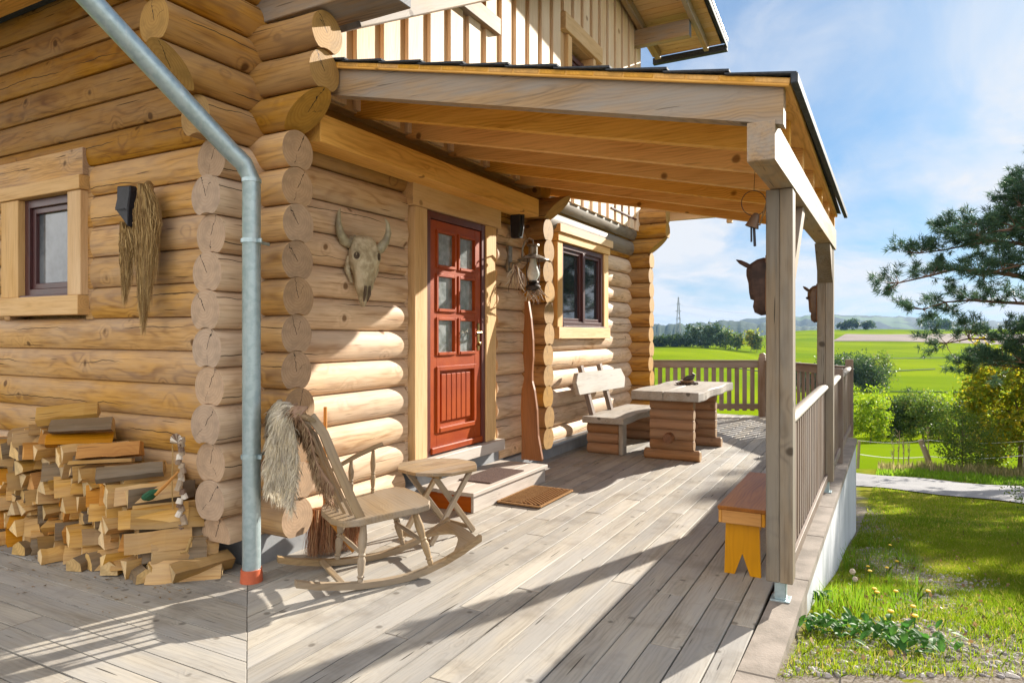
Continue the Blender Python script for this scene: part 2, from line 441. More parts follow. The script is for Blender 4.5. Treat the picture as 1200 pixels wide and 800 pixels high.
def plaster():
    m=N('whitewashed foundation render');pos=m.n('ShaderNodeNewGeometry').outputs['Position']
    st=m.noise(m.vm('MULTIPLY',pos,(3,3,.35)),2.2,4,.6)
    c=m.mix(m.ss(st,.42,.72),(.58,.60,.63),(.40,.42,.45))
    c=m.mix(m.math('MULTIPLY',m.ss(m.noise(pos,9,4,.7),.55,.75),.5),c,(.40,.38,.34))
    return m.done(m.pbsdf(c,.85,.2,m.noise(pos,60,4),.3,.004))
M['plaster']=plaster()
M['coping']=plain('weathered coping stone',(.30,.255,.215),(.20,.17,.14),5,.85,.2,bs=.4,bscale=70,bd=.006)
def matmat(name,c1,c2,stripe=None):
    m=N(name);gc=m.attr('gc',True);pos=m.n('ShaderNodeTexCoord').outputs['Object']
    n=m.noise(pos,160,3,.7);c=m.mix(m.ss(n,.35,.65),c1,c2)
    return m.done(m.pbsdf(c,.95,.1,n,.9,.01))
M['mat_brown']=matmat('brown mat pile',(.16,.105,.085),(.07,.045,.04))
M['coir']=matmat('coir mat',(.42,.24,.10),(.22,.11,.045))
def strands(name,c1,c2,c3=None,rough=.7,tr=.0):
    m=N(name);r=m.attr('rnd');c=m.mix(m.ss(r,.1,.9),c1,c2)
    if c3: c=m.mix(m.math('GREATER_THAN',m.math('FRACT',m.math('MULTIPLY',r,17.3)),.8),c,c3)
    p=m.pbsdf(c,rough,.25)
    if tr:
        t=m.n('ShaderNodeBsdfTranslucent');m.l(c,t.inputs[0]) if not isinstance(c,tuple) else None
        x=m.n('ShaderNodeMixShader');x.inputs[0].default_value=tr;m.l(p.outputs[0],x.inputs[1]);m.l(t.outputs[0],x.inputs[2])
        return m.done(x)
    return m.done(p)
M['straw']=strands('straw bristles',(.40,.26,.10),(.22,.13,.05),(.52,.36,.16))
M['redbroom']=strands('red brown broom bristles',(.40,.20,.10),(.27,.12,.06),(.5,.3,.16))
M['fur']=strands('pale sheepskin fur',(.80,.71,.54),(.62,.56,.46),(.88,.82,.68),.8,.35)
M['fur_skin']=plain('sheepskin hide',(.42,.36,.26),(.34,.30,.26),6,.9,.2)
M['fur_brown']=strands('brown hide fur',(.26,.16,.09),(.40,.29,.17),(.16,.08,.04),.8,.1)
M['leather']=plain('brown leather hide',(.24,.14,.09),(.30,.20,.13),8,.6,.3,bs=.3,bscale=30)
M['dried']=strands('dried twig bark',(.38,.29,.20),(.16,.10,.07),(.62,.55,.46))
M['green']=plain('green cloth',(.03,.10,.05),(.02,.07,.035),20,.8,.2)
def foliage(name,c1,c2,c3=None,tr=.45,p3=.85,rough=.55):
    m=N(name);r=m.attr('rnd')
    c=m.mix(m.ss(r,.0,1.),c1,c2)
    if c3: c=m.mix(m.math('GREATER_THAN',m.math('FRACT',m.math('MULTIPLY',r,23.7)),p3),c,c3)
    p=m.pbsdf(c,rough,.3)
    t=m.n('ShaderNodeBsdfTranslucent');m.l(m.mix(.5,c,(1,1,.35),'MULTIPLY'),t.inputs[0])
    hv=m.n('ShaderNodeHueSaturation');m.l(c,hv.inputs['Color']);hv.inputs['Value'].default_value=1.7;m.l(hv.outputs[0],t.inputs[0])
    x=m.n('ShaderNodeMixShader');x.inputs[0].default_value=tr;m.l(p.outputs[0],x.inputs[1]);m.l(t.outputs[0],x.inputs[2])
    return m.done(x)
M['grass']=foliage('grass blades',(.085,.15,.006),(.19,.235,.008),(.31,.26,.06),.52,.88)
M['verge']=foliage('lush verge grass',(.08,.18,.010),(.15,.24,.012),(.16,.2,.04),.5,.92)
M['drygrass']=foliage('dry grass stalks',(.20,.17,.07),(.13,.13,.04),(.3,.24,.12),.4,.8)
M['weed']=foliage('broad weed leaves',(.035,.12,.02),(.075,.19,.025),None,.4,rough=.6)
M['pine']=foliage('pine needles',(.022,.055,.032),(.045,.085,.045),(.07,.10,.04),.4,.9)
M['maple']=foliage('yellowing maple leaves',(.10,.15,.010),(.23,.23,.012),(.38,.28,.012),.55,.82)
M['bush']=foliage('bush leaves',(.045,.085,.014),(.10,.15,.02),(.17,.17,.025),.45,.86)
M['bush_dark']=foliage('dark hedge leaves',(.022,.05,.016),(.042,.075,.02),(.07,.1,.025),.35,.88)
M['bush_lime']=foliage('lime green bush leaves',(.10,.18,.008),(.20,.27,.010),(.22,.24,.02),.6,.85)
M['yellowpetal']=plain('yellow petals',(.70,.45,.02),None,1,.6,.3)
M['seedhead']=plain('pale seed head',(.5,.42,.34),(.35,.28,.22),60,.9,.2)
M['deadleaf']=foliage('dead leaves',(.20,.12,.05),(.32,.2,.09),(.1,.06,.03),.2,.7)
M['stone']=strands('gravel stone',(.34,.30,.28),(.20,.18,.175),(.46,.42,.38),.85)
M['treebark']=wood('tree bark',(.15,.11,.085),(.11,.08,.06),(.05,.035,.025),knot=0,rings=.2,fib=2,rough=.9,var=.2)
M['pinebark']=wood('pine bark',(.16,.10,.07),(.12,.075,.055),(.05,.03,.02),knot=0,rings=.2,fib=2,rough=.9,var=.2)
M['fencepost']=wood('grey fence post wood',(.30,.22,.15),(.24,.18,.12),(.1,.07,.05),knot=.4,rings=.4,grey=.4,var=.2)
M['tape']=plain('white fence tape',(.7,.7,.68),None,1,.6,.3)
M['steel']=plain('pylon steel',(.22,.24,.26),None,1,.6,.4)

# ================================================================== SETTING: terrain, road, vegetation
TC=[(-9000,-.35),(-20,-.3),(1.5,.02),(2.9,0),(3.6,-.12),(4.4,-.28),(6.2,-.70),(9.5,-1.27),(12,-1.66),(15,-2.06),(17,-2.33),(20,-2.62),(22,-2.9),(26,-3.6),(40,-5.3),(60,-8.)]
TR=TC+[(100,-11.),(160,-14.5),(260,-18),(400,-18),(600,-12.5),(800,-4.5),(1000,6),(1120,10),(1400,6),(2200,-20),(9000,-40)]
TL=TC+[(100,-11.3),(160,-14.2),(260,-14.5),(400,-9.2),(470,-6.6),(520,-6.2),(620,-9),(900,-22),(2200,-20),(9000,-40)]
def gz_np(X,Y):
    D=-ST*X+CT*Y; Rr=CT*X+ST*Y
    t=Rr/np.maximum(D,1.)
    w=np.clip((t-.24)/.2,0,1);w=w*w*(3-2*w)
    a=np.interp(D,[p[0] for p in TL],[p[1] for p in TL]);b=np.interp(D,[p[0] for p in TR],[p[1] for p in TR])
    z=a*(1-w)+b*w
    z=z+.03*np.sin(X*1.7+Y*.6)*np.sin(Y*1.3-X*.8)*np.clip((D-3)/4,0,1)
    z=z+np.where(D>70,np.sin(X*.021+1)*np.sin(Y*.017)*1.2*np.clip((D-70)/200,0,1),0)
    inside=(X<-.43)&(Y<14)&(X>-30)
    return np.where(inside,np.minimum(z,-.35),z)
def gz(x,y): return float(gz_np(np.array([x]),np.array([y]))[0])
def DR(D,t): Rr=t*D; return (Rr*CT-D*ST, Rr*ST+D*CT)     # ground point D metres ahead, t = sideways ratio

def terrain():
    ang=np.concatenate([np.linspace(-90,-16,300),np.linspace(-14,262,90)])   # degrees; dense inside the view
    ang=np.concatenate([np.linspace(-14,62,330,endpoint=False),np.linspace(62,346,100,endpoint=False)])  # clockwise from the viewing axis -28
    a=np.radians(ang-28.26+0)      # azimuth from +Y towards +X
    rr=[.6]
    while rr[-1]<70: rr.append(rr[-1]*1.03)
    while rr[-1]<9000: rr.append(rr[-1]*1.06)
    rr=np.array(rr);A,RR=np.meshgrid(a,rr)
    X=RR*np.sin(A);Y=RR*np.cos(A);Z=gz_np(X,Y)
    V=np.stack([X.ravel(),Y.ravel(),Z.ravel()],1);n=len(a)
    i=np.arange(len(rr)-1)[:,None]*n;j=np.arange(n)[None,:];k=(j+1)%n
    F=np.stack([(i+j).ravel(),(i+n+j).ravel(),(i+n+k).ravel(),(i+k).ravel()],1)[:, ::-1]
    V=np.concatenate([V,[[0,0,-.35]]]);c=len(V)-1
    F2=[[c,(q+1)%n,q,q] for q in range(n)]
    m=N('ground');pos=m.n('ShaderNodeNewGeometry').outputs['Position']
    sx=m.n('ShaderNodeSeparateXYZ');m.l(pos,sx.inputs[0])
    D=m.math('ADD',m.math('MULTIPLY',sx.outputs[0],-ST),m.math('MULTIPLY',sx.outputs[1],CT))
    n1=m.noise(pos,.9,5,.62);n2=m.noise(pos,7,4,.7);n3=m.noise(pos,55,3,.7)
    lawn=m.mix(m.ss(n1,.35,.65),(.12,.15,.010),(.21,.20,.025))
    soil=m.mix(m.ss(n3,.35,.7),(.14,.115,.085),(.28,.25,.22))
    lawn=m.mix(m.math('MULTIPLY',m.ss(n2,.5,.66),.6),lawn,(.17,.14,.07))
    # worn gravelly wheel track running up the lawn
    Rr=m.math('ADD',m.math('MULTIPLY',sx.outputs[0],CT),m.math('MULTIPLY',sx.outputs[1],ST))
    tr=m.math('SUBTRACT',Rr,m.math('ADD',.95,m.math('MULTIPLY',D,.42)))
    tr=m.math('ABSOLUTE',m.math('ADD',tr,m.math('MULTIPLY',m.math('SUBTRACT',n1,.5),1.2)))
    tk=m.math('MULTIPLY',m.ss(tr,.55,.15),m.ss(m.math('ADD',n2,m.math('MULTIPLY',n3,.35)),.52,.66))
    tk=m.math('MAXIMUM',tk,m.math('MULTIPLY',m.ss(D,3.9,3.2),m.ss(n2,.38,.5)))
    near=m.mix(tk,lawn,soil)
    # fields
    fn=m.noise(m.vm('MULTIPLY',pos,(.012,.02,.0)),1,3,.5)
    fs=m.noise(m.vm('MULTIPLY',pos,(.25,.03,0)),1,3,.6)
    field=m.mix(m.ss(fn,.35,.65),(.13,.19,.004),(.185,.245,.006))
    field=m.mix(m.math('MULTIPLY',m.ss(fs,.45,.7),.25),field,(.19,.23,.018))
    fs2=m.noise(m.vm('MULTIPLY',pos,(.006,.006,0)),1,2,.5)
    # parcels of slightly different crop across the slope
    ban=m.math('SINE',m.math('ADD',m.math('MULTIPLY',D,.024),m.math('MULTIPLY',fs2,3.)))
    field=m.mix(m.math('MULTIPLY',m.ss(ban,.2,.6),.35),field,(.08,.155,.009))
    c=m.mix(m.ss(D,20.5,24),near,field)
    c=m.mix(m.ss(D,1300,1700),c,(.06,.10,.04))
    p=m.n('ShaderNodeBsdfDiffuse');m.l(c,p.inputs[0])
    me=np_mesh('ground',V,F,m.done(p),smooth=True)
    struct('ground',me)
terrain()

def strip(name,L,Rt,mat,dz,sub=24,kind='structure',thick=0):
    """ribbon draped over the terrain between two polylines"""
    V=[];F=[]
    def samp(P,t):
        s=t*(len(P)-1);i=min(int(s),len(P)-2);f=s-i
        return (P[i][0]*(1-f)+P[i+1][0]*f,P[i][1]*(1-f)+P[i+1][1]*f)
    nseg=sub*(len(L)-1);W_=6
    for a in range(nseg+1):
        l=samp(L,a/nseg);r=samp(Rt,a/nseg)
        for b in range(W_+1):
            f=b/W_;x=l[0]*(1-f)+r[0]*f;y=l[1]*(1-f)+r[1]*f;V.append((x,y,gz(x,y)+dz*(1 if 0<b<W_ else .35)))
    for a in range(nseg):
        for b in range(W_):
            i=a*(W_+1)+b;F.append((i,i+1,i+W_+2,i+W_+1))
    me=np_mesh(name,np.array(V),np.array(F),mat,smooth=True)
    return struct(name,me,kind=kind)
def roadmat():
    m=N('asphalt');pos=m.n('ShaderNodeNewGeometry').outputs['Position']
    c=m.mix(m.ss(m.noise(pos,90,3,.7),.3,.7),(.15,.145,.15),(.24,.235,.24))
    c=m.mix(m.math('MULTIPLY',m.ss(m.noise(pos,1.2,4),.4,.7),.4),c,(.27,.26,.255))
    return m.done(m.pbsdf(c,.9,.2,m.noise(pos,90,3),.3,.01))
nearE=[DR(30,.16),DR(22,.38),DR(17.,.5025),DR(13.1,.7475),DR(9.5,1.15)]
farE=[DR(34,.22),DR(25,.42),DR(20,.5025),DR(16.6,.7475),DR(13.5,1.15)]
strip('road',nearE,farE,roadmat(),.07)
brown=plain('ploughed soil',(.17,.125,.10),(.13,.095,.075),.02,.95,.1)
strip('ploughed_field',[DR(760,.47),DR(700,.68),DR(680,.9)],[DR(930,.49),DR(930,.66),DR(950,.9)],brown,1.1)
dirt=plain('field track',(.045,.075,.018),(.06,.09,.02),.2,.95,.1)
for i,(a,b,c_,w) in enumerate([((300,.15),(330,.45),(360,.62),2.6),((215,.42),(225,.6),(215,.74),1.6),((470,.5),(500,.62),(520,.8),4.)]):
    P=[DR(*a),DR(*b),DR(*c_)]
    strip('field_track',P,[DR(a[0]+w,a[1]),DR(b[0]+w,b[1]),DR(c_[0]+w,c_[1])],dirt,.5)

# far hills: real ridges with their own woods
def ridge(name,prof,D0,depth,base,c1,c2):
    """prof: (t, crest z). rises from D0 over depth and falls off behind"""
    ts=np.linspace(prof[0][0],prof[-1][0],170);h=np.interp(ts,[p[0] for p in prof],[p[1] for p in prof])
    h=h+NR.normal(0,1,len(ts)).cumsum()*0+2.5*np.sin(ts*190)+1.8*np.sin(ts*411+1)+NR.uniform(-2.2,2.2,len(ts))
    ks=[0,.25,.5,.75,1.,1.5,2.2];V=[];n=len(ts)
    for kf in ks:
        s=math.sin(min(kf,1)*PI/2) if kf<=1 else max(0,1-(kf-1)/1.2)
        for t,hh in zip(ts,h):
            D=D0+depth*kf; x,y=DR(D,t*(1+.0)); V.append((x,y,base+(hh-base)*s+ (NR.uniform(-4,4) if 0<kf<1 else 0)))
    i=np.arange(len(ks)-1)[:,None]*n;j=np.arange(n-1)[None,:]
    F=np.stack([(i+j).ravel(),(i+j+1).ravel(),(i+n+j+1).ravel(),(i+n+j).ravel()],1)
    m=N(name+' woodland');pos=m.n('ShaderNodeNewGeometry').outputs['Position']
    c=m.mix(m.ss(m.noise(pos,.035,5,.7),.4,.62),c1,c2)
    c=m.mix(m.ss(m.noise(pos,.0022,3,.5),.56,.60),c,(.07,.12,.05))
    me=np_mesh(name,np.array(V),F,m.done(m.pbsdf(c,.95,.1,m.noise(pos,.05,4),1.,3.)),smooth=False)
    struct(name,me)
ridge('hill',[(.12,-20),(.30,40),(.345,102),(.40,112),(.46,125),(.53,118),(.60,108),(.66,80),(.72,88),(.95,70)],3300,900,-40,(.010,.026,.018),(.024,.042,.024))
ridge('hill',[(.05,30),(.20,42),(.26,46),(.32,60),(.36,48),(.46,30)],2300,500,-40,(.014,.034,.018),(.03,.055,.024))

def leaves(P,size,nrmbias=0.0,k=4,aspect=.55):
    """P (n,3) centres -> rhombic leaves with random attitude"""
    n=len(P);a=NR.normal(size=(n,3));a/=np.linalg.norm(a,axis=1)[:,None]
    b=NR.normal(size=(n,3));b-=(a*b).sum(1)[:,None]*a;b/=np.linalg.norm(b,axis=1)[:,None]
    s=size*NR.uniform(.6,1.35,n)[:,None]
    V=np.stack([P-a*s*.5,P+b*s*aspect*.5,P+a*s*.5,P-b*s*aspect*.5],1).reshape(-1,3)
    F=np.arange(n*4).reshape(n,4);return V,F
def crown(name,c,rad,ncl,nper,lsize,mat,parent=None,label=None,shape='ball',clump=.22,kind=None,lo=-.9,hollow=.35):
    c=np.array(c);rad=np.array(rad)
    u=NR.normal(size=(ncl,3));u/=np.linalg.norm(u,axis=1)[:,None]
    rr=NR.uniform(hollow,1.0,ncl)**.6
    p=u*rr[:,None];p=p[p[:,2]>lo]
    p*= (1+.22*np.sin(p[:,[0]]*7+c[0])+.15*np.sin(p[:,[1]]*9+c[1]))
    cl=c+p*rad;n=len(cl)
    s=clump*rad.mean()*NR.uniform(.5,1.25,n)
    P=(cl[:,None,:]+NR.normal(size=(n,nper,3))*s[:,None,None]*np.array([1,1,.8])*.6).reshape(-1,3)
    V,F=leaves(P,lsize)
    rn=np.clip(np.repeat(NR.uniform(0,1,n),nper)*.55+NR.uniform(0,.45,n*nper),0,1)
    me=np_mesh(name,V,F,mat,np.repeat(rn,4))
    o=new_obj(name,me,parent)
    if label:o['label']=label
    return o,cl
def tree(name,label,cat,x,y,h,rw,mat,ncl,nper,ls,group=None,bark='treebark',trunk=.35,z0=None,tr=.03,sq=1.,clump=.22,limbs=6,crlo=-.9):
    z=gz(x,y) if z0 is None else z0
    t=thing(name,label,cat,(x,y,z),0,group)
    ch=h*(1-trunk*.6);cz=z+h-ch/2
    o,cl=crown('crown',(x,y,cz),(rw,rw*sq,ch/2),ncl,nper,ls,mat,t,clump=clump,lo=crlo)
    b=MB();lean=random.uniform(-.03,.03)*h
    b.tube([(x,y,z-.1),(x+lean*.4,y,z+h*.25),(x+lean,y,z+h*.5),(x+lean,y,z+h*.82)],[h*tr,h*tr*.75,h*tr*.5,h*tr*.15],8)
    for q in cl[::max(1,len(cl)//limbs)]:
        zz=z+h*random.uniform(.2,.55);b.tube([(x+lean*.6,y,zz),((x+q[0])/2,(y+q[1])/2,zz+(q[2]-zz)*.35),tuple(q)],[h*tr*.4,h*tr*.26,h*tr*.07],5)
    part('trunk',b,M[bark],t,smooth=True)
    return t

# bushes down in the meadow beyond the fence
def at(D,px): return DR(D,(px-600)/800.)
for (px,D,h,rw,mat,lab) in [(1020,57,4.1,1.75,'bush_lime','round lime green bush just right of the porch corner, beyond the fence'),
    (1054,62,4.0,1.6,'bush_dark','dark green bush between the lime bush and the large mid green bush'),
    (1082,60,4.35,2.1,'bush','large mid green bush with yellowish tips beyond the leaning fence post'),
    (1100,62,3.9,1.6,'bush_lime','small light green bush at the right end of the meadow bush row'),
    (1128,66,3.4,1.5,'bush_dark','small dark blue green bush seen left of the yellow leaved tree'),
    (1036,66,3.0,1.2,'bush_dark','low dark bush squeezed behind the lime green bush'),
    (1066,70,4.0,1.4,'bush_dark','darkest bush in the middle of the meadow bush row')]:
    x,y=at(D,px);tree('bush',lab,'bush',x,y,h*1.05,rw,M[mat],150,34,.22,'bushes in the meadow below the road',trunk=.05,tr=.012,clump=.26,limbs=9)
# small wood on the field slope
k=0
labs=['leftmost tree of the small wood on the green slope','low tree at the left foot of the small wood on the slope','broad dark tree in the left half of the slope wood','tall tree at the middle of the slope wood',
 'dense dark tree right of the middle of the slope wood','yellowish tree at the right end of the slope wood','short tree in front at the right end of the slope wood','tree at the back of the slope wood']
for (px,D,h,rw,mat) in [(940,235,7.5,4.5,'bush_dark'),(955,228,6,4,'bush_dark'),(975,232,12,5.5,'bush_dark'),(993,236,12.5,6,'bush_dark'),(1010,232,12.5,6,'bush_dark'),(1030,236,12.5,5.5,'bush'),(1022,226,9,5,'bush_dark'),(1003,250,13.5,6,'bush_dark')]:
    x,y=at(D,px);tree('tree',labs[k],'tree',x,y,h,rw,M[mat],90,24,.75,'trees of the small wood on the green slope',trunk=.08,tr=.012,clump=.3,limbs=3);k+=1
# hedgerow and single trees along the far edge of the left field
k=0
HL=['low dark hedge tree at the left end of the far hedgerow, beside the house corner','dark shrubby tree second from the left in the far hedgerow','low wide dark tree in the left part of the far hedgerow','dark spreading tree below the right side of the power pylon','tall dark conifer like tree in the middle of the far hedgerow',
 'twin of dark trees standing close right of the tall one in the far hedgerow','round dark green tree right of the hedgerow on the field edge','small round tree next to the round green tree on the field edge','yellow tinted tree standing alone on the field edge left of the porch post','small green tree touching the yellow tinted tree on the field edge','low dark clump under the tall hedgerow trees','dark shrub filling the hedgerow between the pylon trees','small dark shrub beside the house end of the hedgerow']
for (px,D,h,rw,mat) in [(772,500,7,8,'bush_dark'),(784,495,9,7,'bush_dark'),(800,500,9,8,'bush_dark'),(812,505,16,6,'bush_dark'),(830,505,19,5.5,'bush_dark'),(839,505,18,6,'bush_dark'),(850,510,16,6.5,'bush'),(863,515,13,5,'bush'),(880,515,16,5.5,'maple'),(887,512,14,4,'bush'),(822,500,9,7,'bush_dark'),(792,498,8,7,'bush_dark'),(764,500,6,6,'bush_dark')]:
    x,y=at(D,px);tree('tree',HL[k],'tree',x,y,h,rw,M[mat],60,20,1.5,'trees along the far edge of the left field',trunk=.1,tr=.014,clump=.32,limbs=2);k+=1
RL=['round dark tree on the right ridge line, left of the pair','dark bushy tree on the ridge beside the ploughed field','broad dark tree on the ridge right of the ploughed field','small dark tree on the far ridge just right of the second post','dark tree at the ridge end near the pine boughs']
for k,(px,D,h,rw,mat) in enumerate([(1000,1090,17,12,'bush_dark'),(1017,1090,14,10,'bush_dark'),(1090,1020,24,17,'bush_dark'),(988,1100,11,9,'bush_dark'),(1108,1030,18,13,'bush_dark')]):
    x,y=at(D,px);tree('tree',RL[k],'tree',x,y,h,rw,M[mat],50,18,3.,'trees on the right ridge line',trunk=.1,tr=.014,clump=.32,limbs=2)

# the yellow leaved tree and shrubs right of the fence post
x,y=at(23,1195);t=tree('deciduous_tree','yellow green leaved tree at the right edge beyond the road','tree',x,y,4.0,1.95,M['maple'],240,70,.15,trunk=.15,tr=.018,clump=.2,limbs=16,crlo=-1)
x,y=at(21.5,1128);tree('shrub','sparse brownish green shrub left of the yellow leaved tree','shrub',x,y,2.1,.85,M['bush'],110,34,.08,None,trunk=.02,tr=.012,clump=.28,limbs=22)
x,y=at(24.5,1160);tree('shrub','denser dark shrub under the yellow leaved tree','shrub',x,y,2.1,1.1,M['bush'],120,36,.10,None,trunk=.02,tr=.012,clump=.25,limbs=14)
x,y=at(11.8,1208);tree('shrub','low bare twiggy shrub at the near edge of the road','shrub',x,y,.75,.5,M['bush'],30,14,.05,None,trunk=.02,tr=.012,clump=.25,limbs=30)

# ---- pine tree at the right, boughs reaching into the picture
def pine():
    bx,by=at(19,1345);bz=gz(bx,by)
    t=thing('pine_tree','tall dark pine with spreading boughs at the right edge','tree',(bx,by,bz))
    b=MB();H=11.0
    b.tube([(bx,by,bz-.2),(bx+.1,by,bz+2.5),(bx-.05,by+.1,bz+5),(bx,by,bz+H)],[.24,.19,.13,.04],12)
    tips=[];dirs=[]
    lat=Vector((CT,ST,0));dep=Vector((-ST,CT,0))
    def bough(z,az,L,rise,r0):
        d=lat*math.cos(az)+dep*math.sin(az);p=Vector((bx,by,bz+z));pts=[p.copy()];n=9
        for i in range(n):
            f=(i+1)/n
            d2=(d+Vector((0,0,rise+ .5*math.sin(f*5+z)*.35-.12*f))+Vector((random.uniform(-.16,.16),random.uniform(-.16,.16),random.uniform(-.12,.12)))).normalized()
            p=p+d2*L/n;pts.append(p.copy())
            if f>.28:
                for _ in range(5 if f<.95 else 8):
                    sd=(d2*random.uniform(.1,.9)+Vector((random.gauss(0,.6),random.gauss(0,.6),random.gauss(.18,.35)))).normalized()
                    l2=random.uniform(.35,1.0)*(1.15-.45*f);q=[p.copy()];pp=p.copy()
                    for s in range(4):
                        sd=(sd+Vector((random.gauss(0,.15),random.gauss(0,.15),.07))).normalized();pp=pp+sd*l2/4;q.append(pp.copy())
                        if s>=1:
                            for w in range(2 if s>1 else 1):
                                e=(sd+Vector((random.gauss(0,.6),random.gauss(0,.6),random.gauss(.1,.4)))).normalized()
                                a=pp+e*random.uniform(.06,.26);tips.append(a);dirs.append(e)
                    b.tube(q,[.016,.013,.010,.007,.004],4,False);tips.append(pp);dirs.append(sd)
        b.tube(pts,[r0*(1-.85*i/n) for i in range(n+1)],6,False)
    PIs=PI
    for (z,az,L,rise,r) in [(3.5,PIs*1.05,4.6,-.02,.08),(3.6,PIs,4.6,-.06,.08),(4.2,PIs*.96,5.4,-.05,.10),(4.5,PIs*1.1,4.2,-.08,.08),(5.0,PIs*.93,5.8,-.02,.10),(5.3,PIs*1.01,7.2,.0,.12),(5.6,PIs*1.07,5.6,.02,.10),
        (5.9,PIs*.96,6.2,.06,.10),(6.4,PIs*1.03,5.2,.09,.09),(6.8,PIs*.92,4.8,.12,.08),(7.2,PIs*1.04,4.0,.15,.07),(7.7,PIs,3.4,.2,.06),(8.2,PIs*1.1,2.6,.25,.05),(8.8,PIs*.9,2.0,.3,.05),(9.6,PIs,1.5,.4,.04),
        (5.7,PIs*.5,3.4,.1,.07),(6.9,PIs*.4,3.0,.15,.06),(6.2,PIs*1.5,3.6,.1,.07),(7.8,PIs*1.6,2.8,.2,.05),(6.1,.1,4.0,.1,.07),(7.5,.2,3.2,.2,.06),(9.0,.3,2.0,.3,.04),(6.6,PIs*.7,3.6,.12,.07),(7.3,PIs*.6,3.2,.15,.06),(8.1,PIs*.75,2.8,.2,.05),(8.6,PIs*.35,2.6,.2,.05),(7.0,PIs*.2,3.6,.1,.07),(8.0,PIs*1.8,3.,.15,.06),(6.6,PIs*1.3,3.6,.1,.07),(7.4,PIs*1.35,3.,.15,.06),(9.4,PIs*.6,2.,.3,.04),(9.2,PIs*1.4,2.,.3,.04)]:
        bough(z,az+random.uniform(-.06,.06),L,rise,r)
    part('trunk',b,M['pinebark'],t,smooth=True)
    P=np.array([tuple(p) for p in tips]);Dn=np.array([tuple(p) for p in dirs]);n=len(P);k=26
    a=NR.normal(size=(n,k,3))*.62+Dn[:,None,:]*.75;a/=np.linalg.norm(a,axis=2)[:,:,None]
    L=NR.uniform(.10,.22,(n,k,1));o=P[:,None,:]+NR.normal(size=(n,k,3))*.04
    b_=np.cross(a,NR.normal(size=(n,k,3)));b_/=np.linalg.norm(b_,axis=2)[:,:,None]
    w=.010
    V=np.stack([o-b_*w,o+b_*w,o+a*L],2).reshape(-1,3);F=np.arange(n*k*3).reshape(-1,3)
    rn=np.repeat(np.repeat(NR.uniform(0,1,n),k)*.6+NR.uniform(0,.4,n*k),3)
    new_obj('crown',np_mesh('crown',V,F,M['pine'],rn),t)
    print('pine tips',n)
pine()

# ---- fence beyond the road
FP=[at(24,1005),at(23.2,1090),at(20.6,1200),at(17.5,1330)]
def fence():
    x,y=FP[1];z=gz(x,y)
    lat=Vector((CT,ST,0))
    f=thing('pasture_fence','pasture fence of weathered posts and white tape along the road','fence',(x,y,z))
    b=MB();b.tube([Vector((x,y,z-.1))+lat*.06,Vector((x,y,z+.5))-lat*.13,Vector((x,y,z+.98))-lat*.33],[.10,.095,.085],9)
    part('post',b,M['fencepost'],f,label='leaning grey fence post')
    for p in (FP[0],FP[2],FP[3]):
        b=MB();zz=gz(*p);b.tube([(p[0],p[1],zz-.1),(p[0]+.05,p[1],zz+1.)],[.05,.045],8);part('post',b,M['fencepost'],f)
    for (h0,h1,h2,h3,w,mt) in [(.52,.42,.52,.5,.02,'tape'),(1.0,.98,.95,1.,.008,'tape')]:
        b=MB()
        hs=[h0,h1,h2,h3]
        pts=[]
        for i in range(3):
            A_=Vector((*FP[i],gz(*FP[i])+hs[i]));B_=Vector((*FP[i+1],gz(*FP[i+1])+hs[i+1]))
            for s in range(8):
                q=A_.lerp(B_,s/8);q.z-=.09*math.sin(s/8*PI);pts.append(q)
        pts.append(B_)
        b.tube(pts,w,5,True,flat=.6);part('fence_tape',b,M[mt],f)
fence()
# dead weed stalks by the fence
for k,(px,D,h,lab) in enumerate([(1046,22.8,.95,'leftmost tall dry stalk before the meadow fence'),(1052,22.4,1.3,'tallest dry stalk before the meadow fence'),(1058,22.6,1.15,'dry stalk with a forked tip before the meadow fence'),(1064,22.9,.9,'short dry stalk before the meadow fence'),(1087,23.6,1.5,'tall thin dry stalk rising behind the leaning post')]):
    x,y=at(D,px);z=gz(x,y);b=MB();b.tube([(x,y,z-.05),(x+.03,y,z+h*.5),(x+random.uniform(-.06,.06),y,z+h)],[.016,.014,.006],5)
    for i in range(9):
        zz=z+h*random.uniform(.35,.98);b.tube([(x,y,zz),(x+random.uniform(-.1,.1),y+random.uniform(-.1,.1),zz+.12)],[.012,.004],4)
    single('dry_stalk',b,M['fencepost'],lab,'plant',group='dry stalks before the meadow fence')

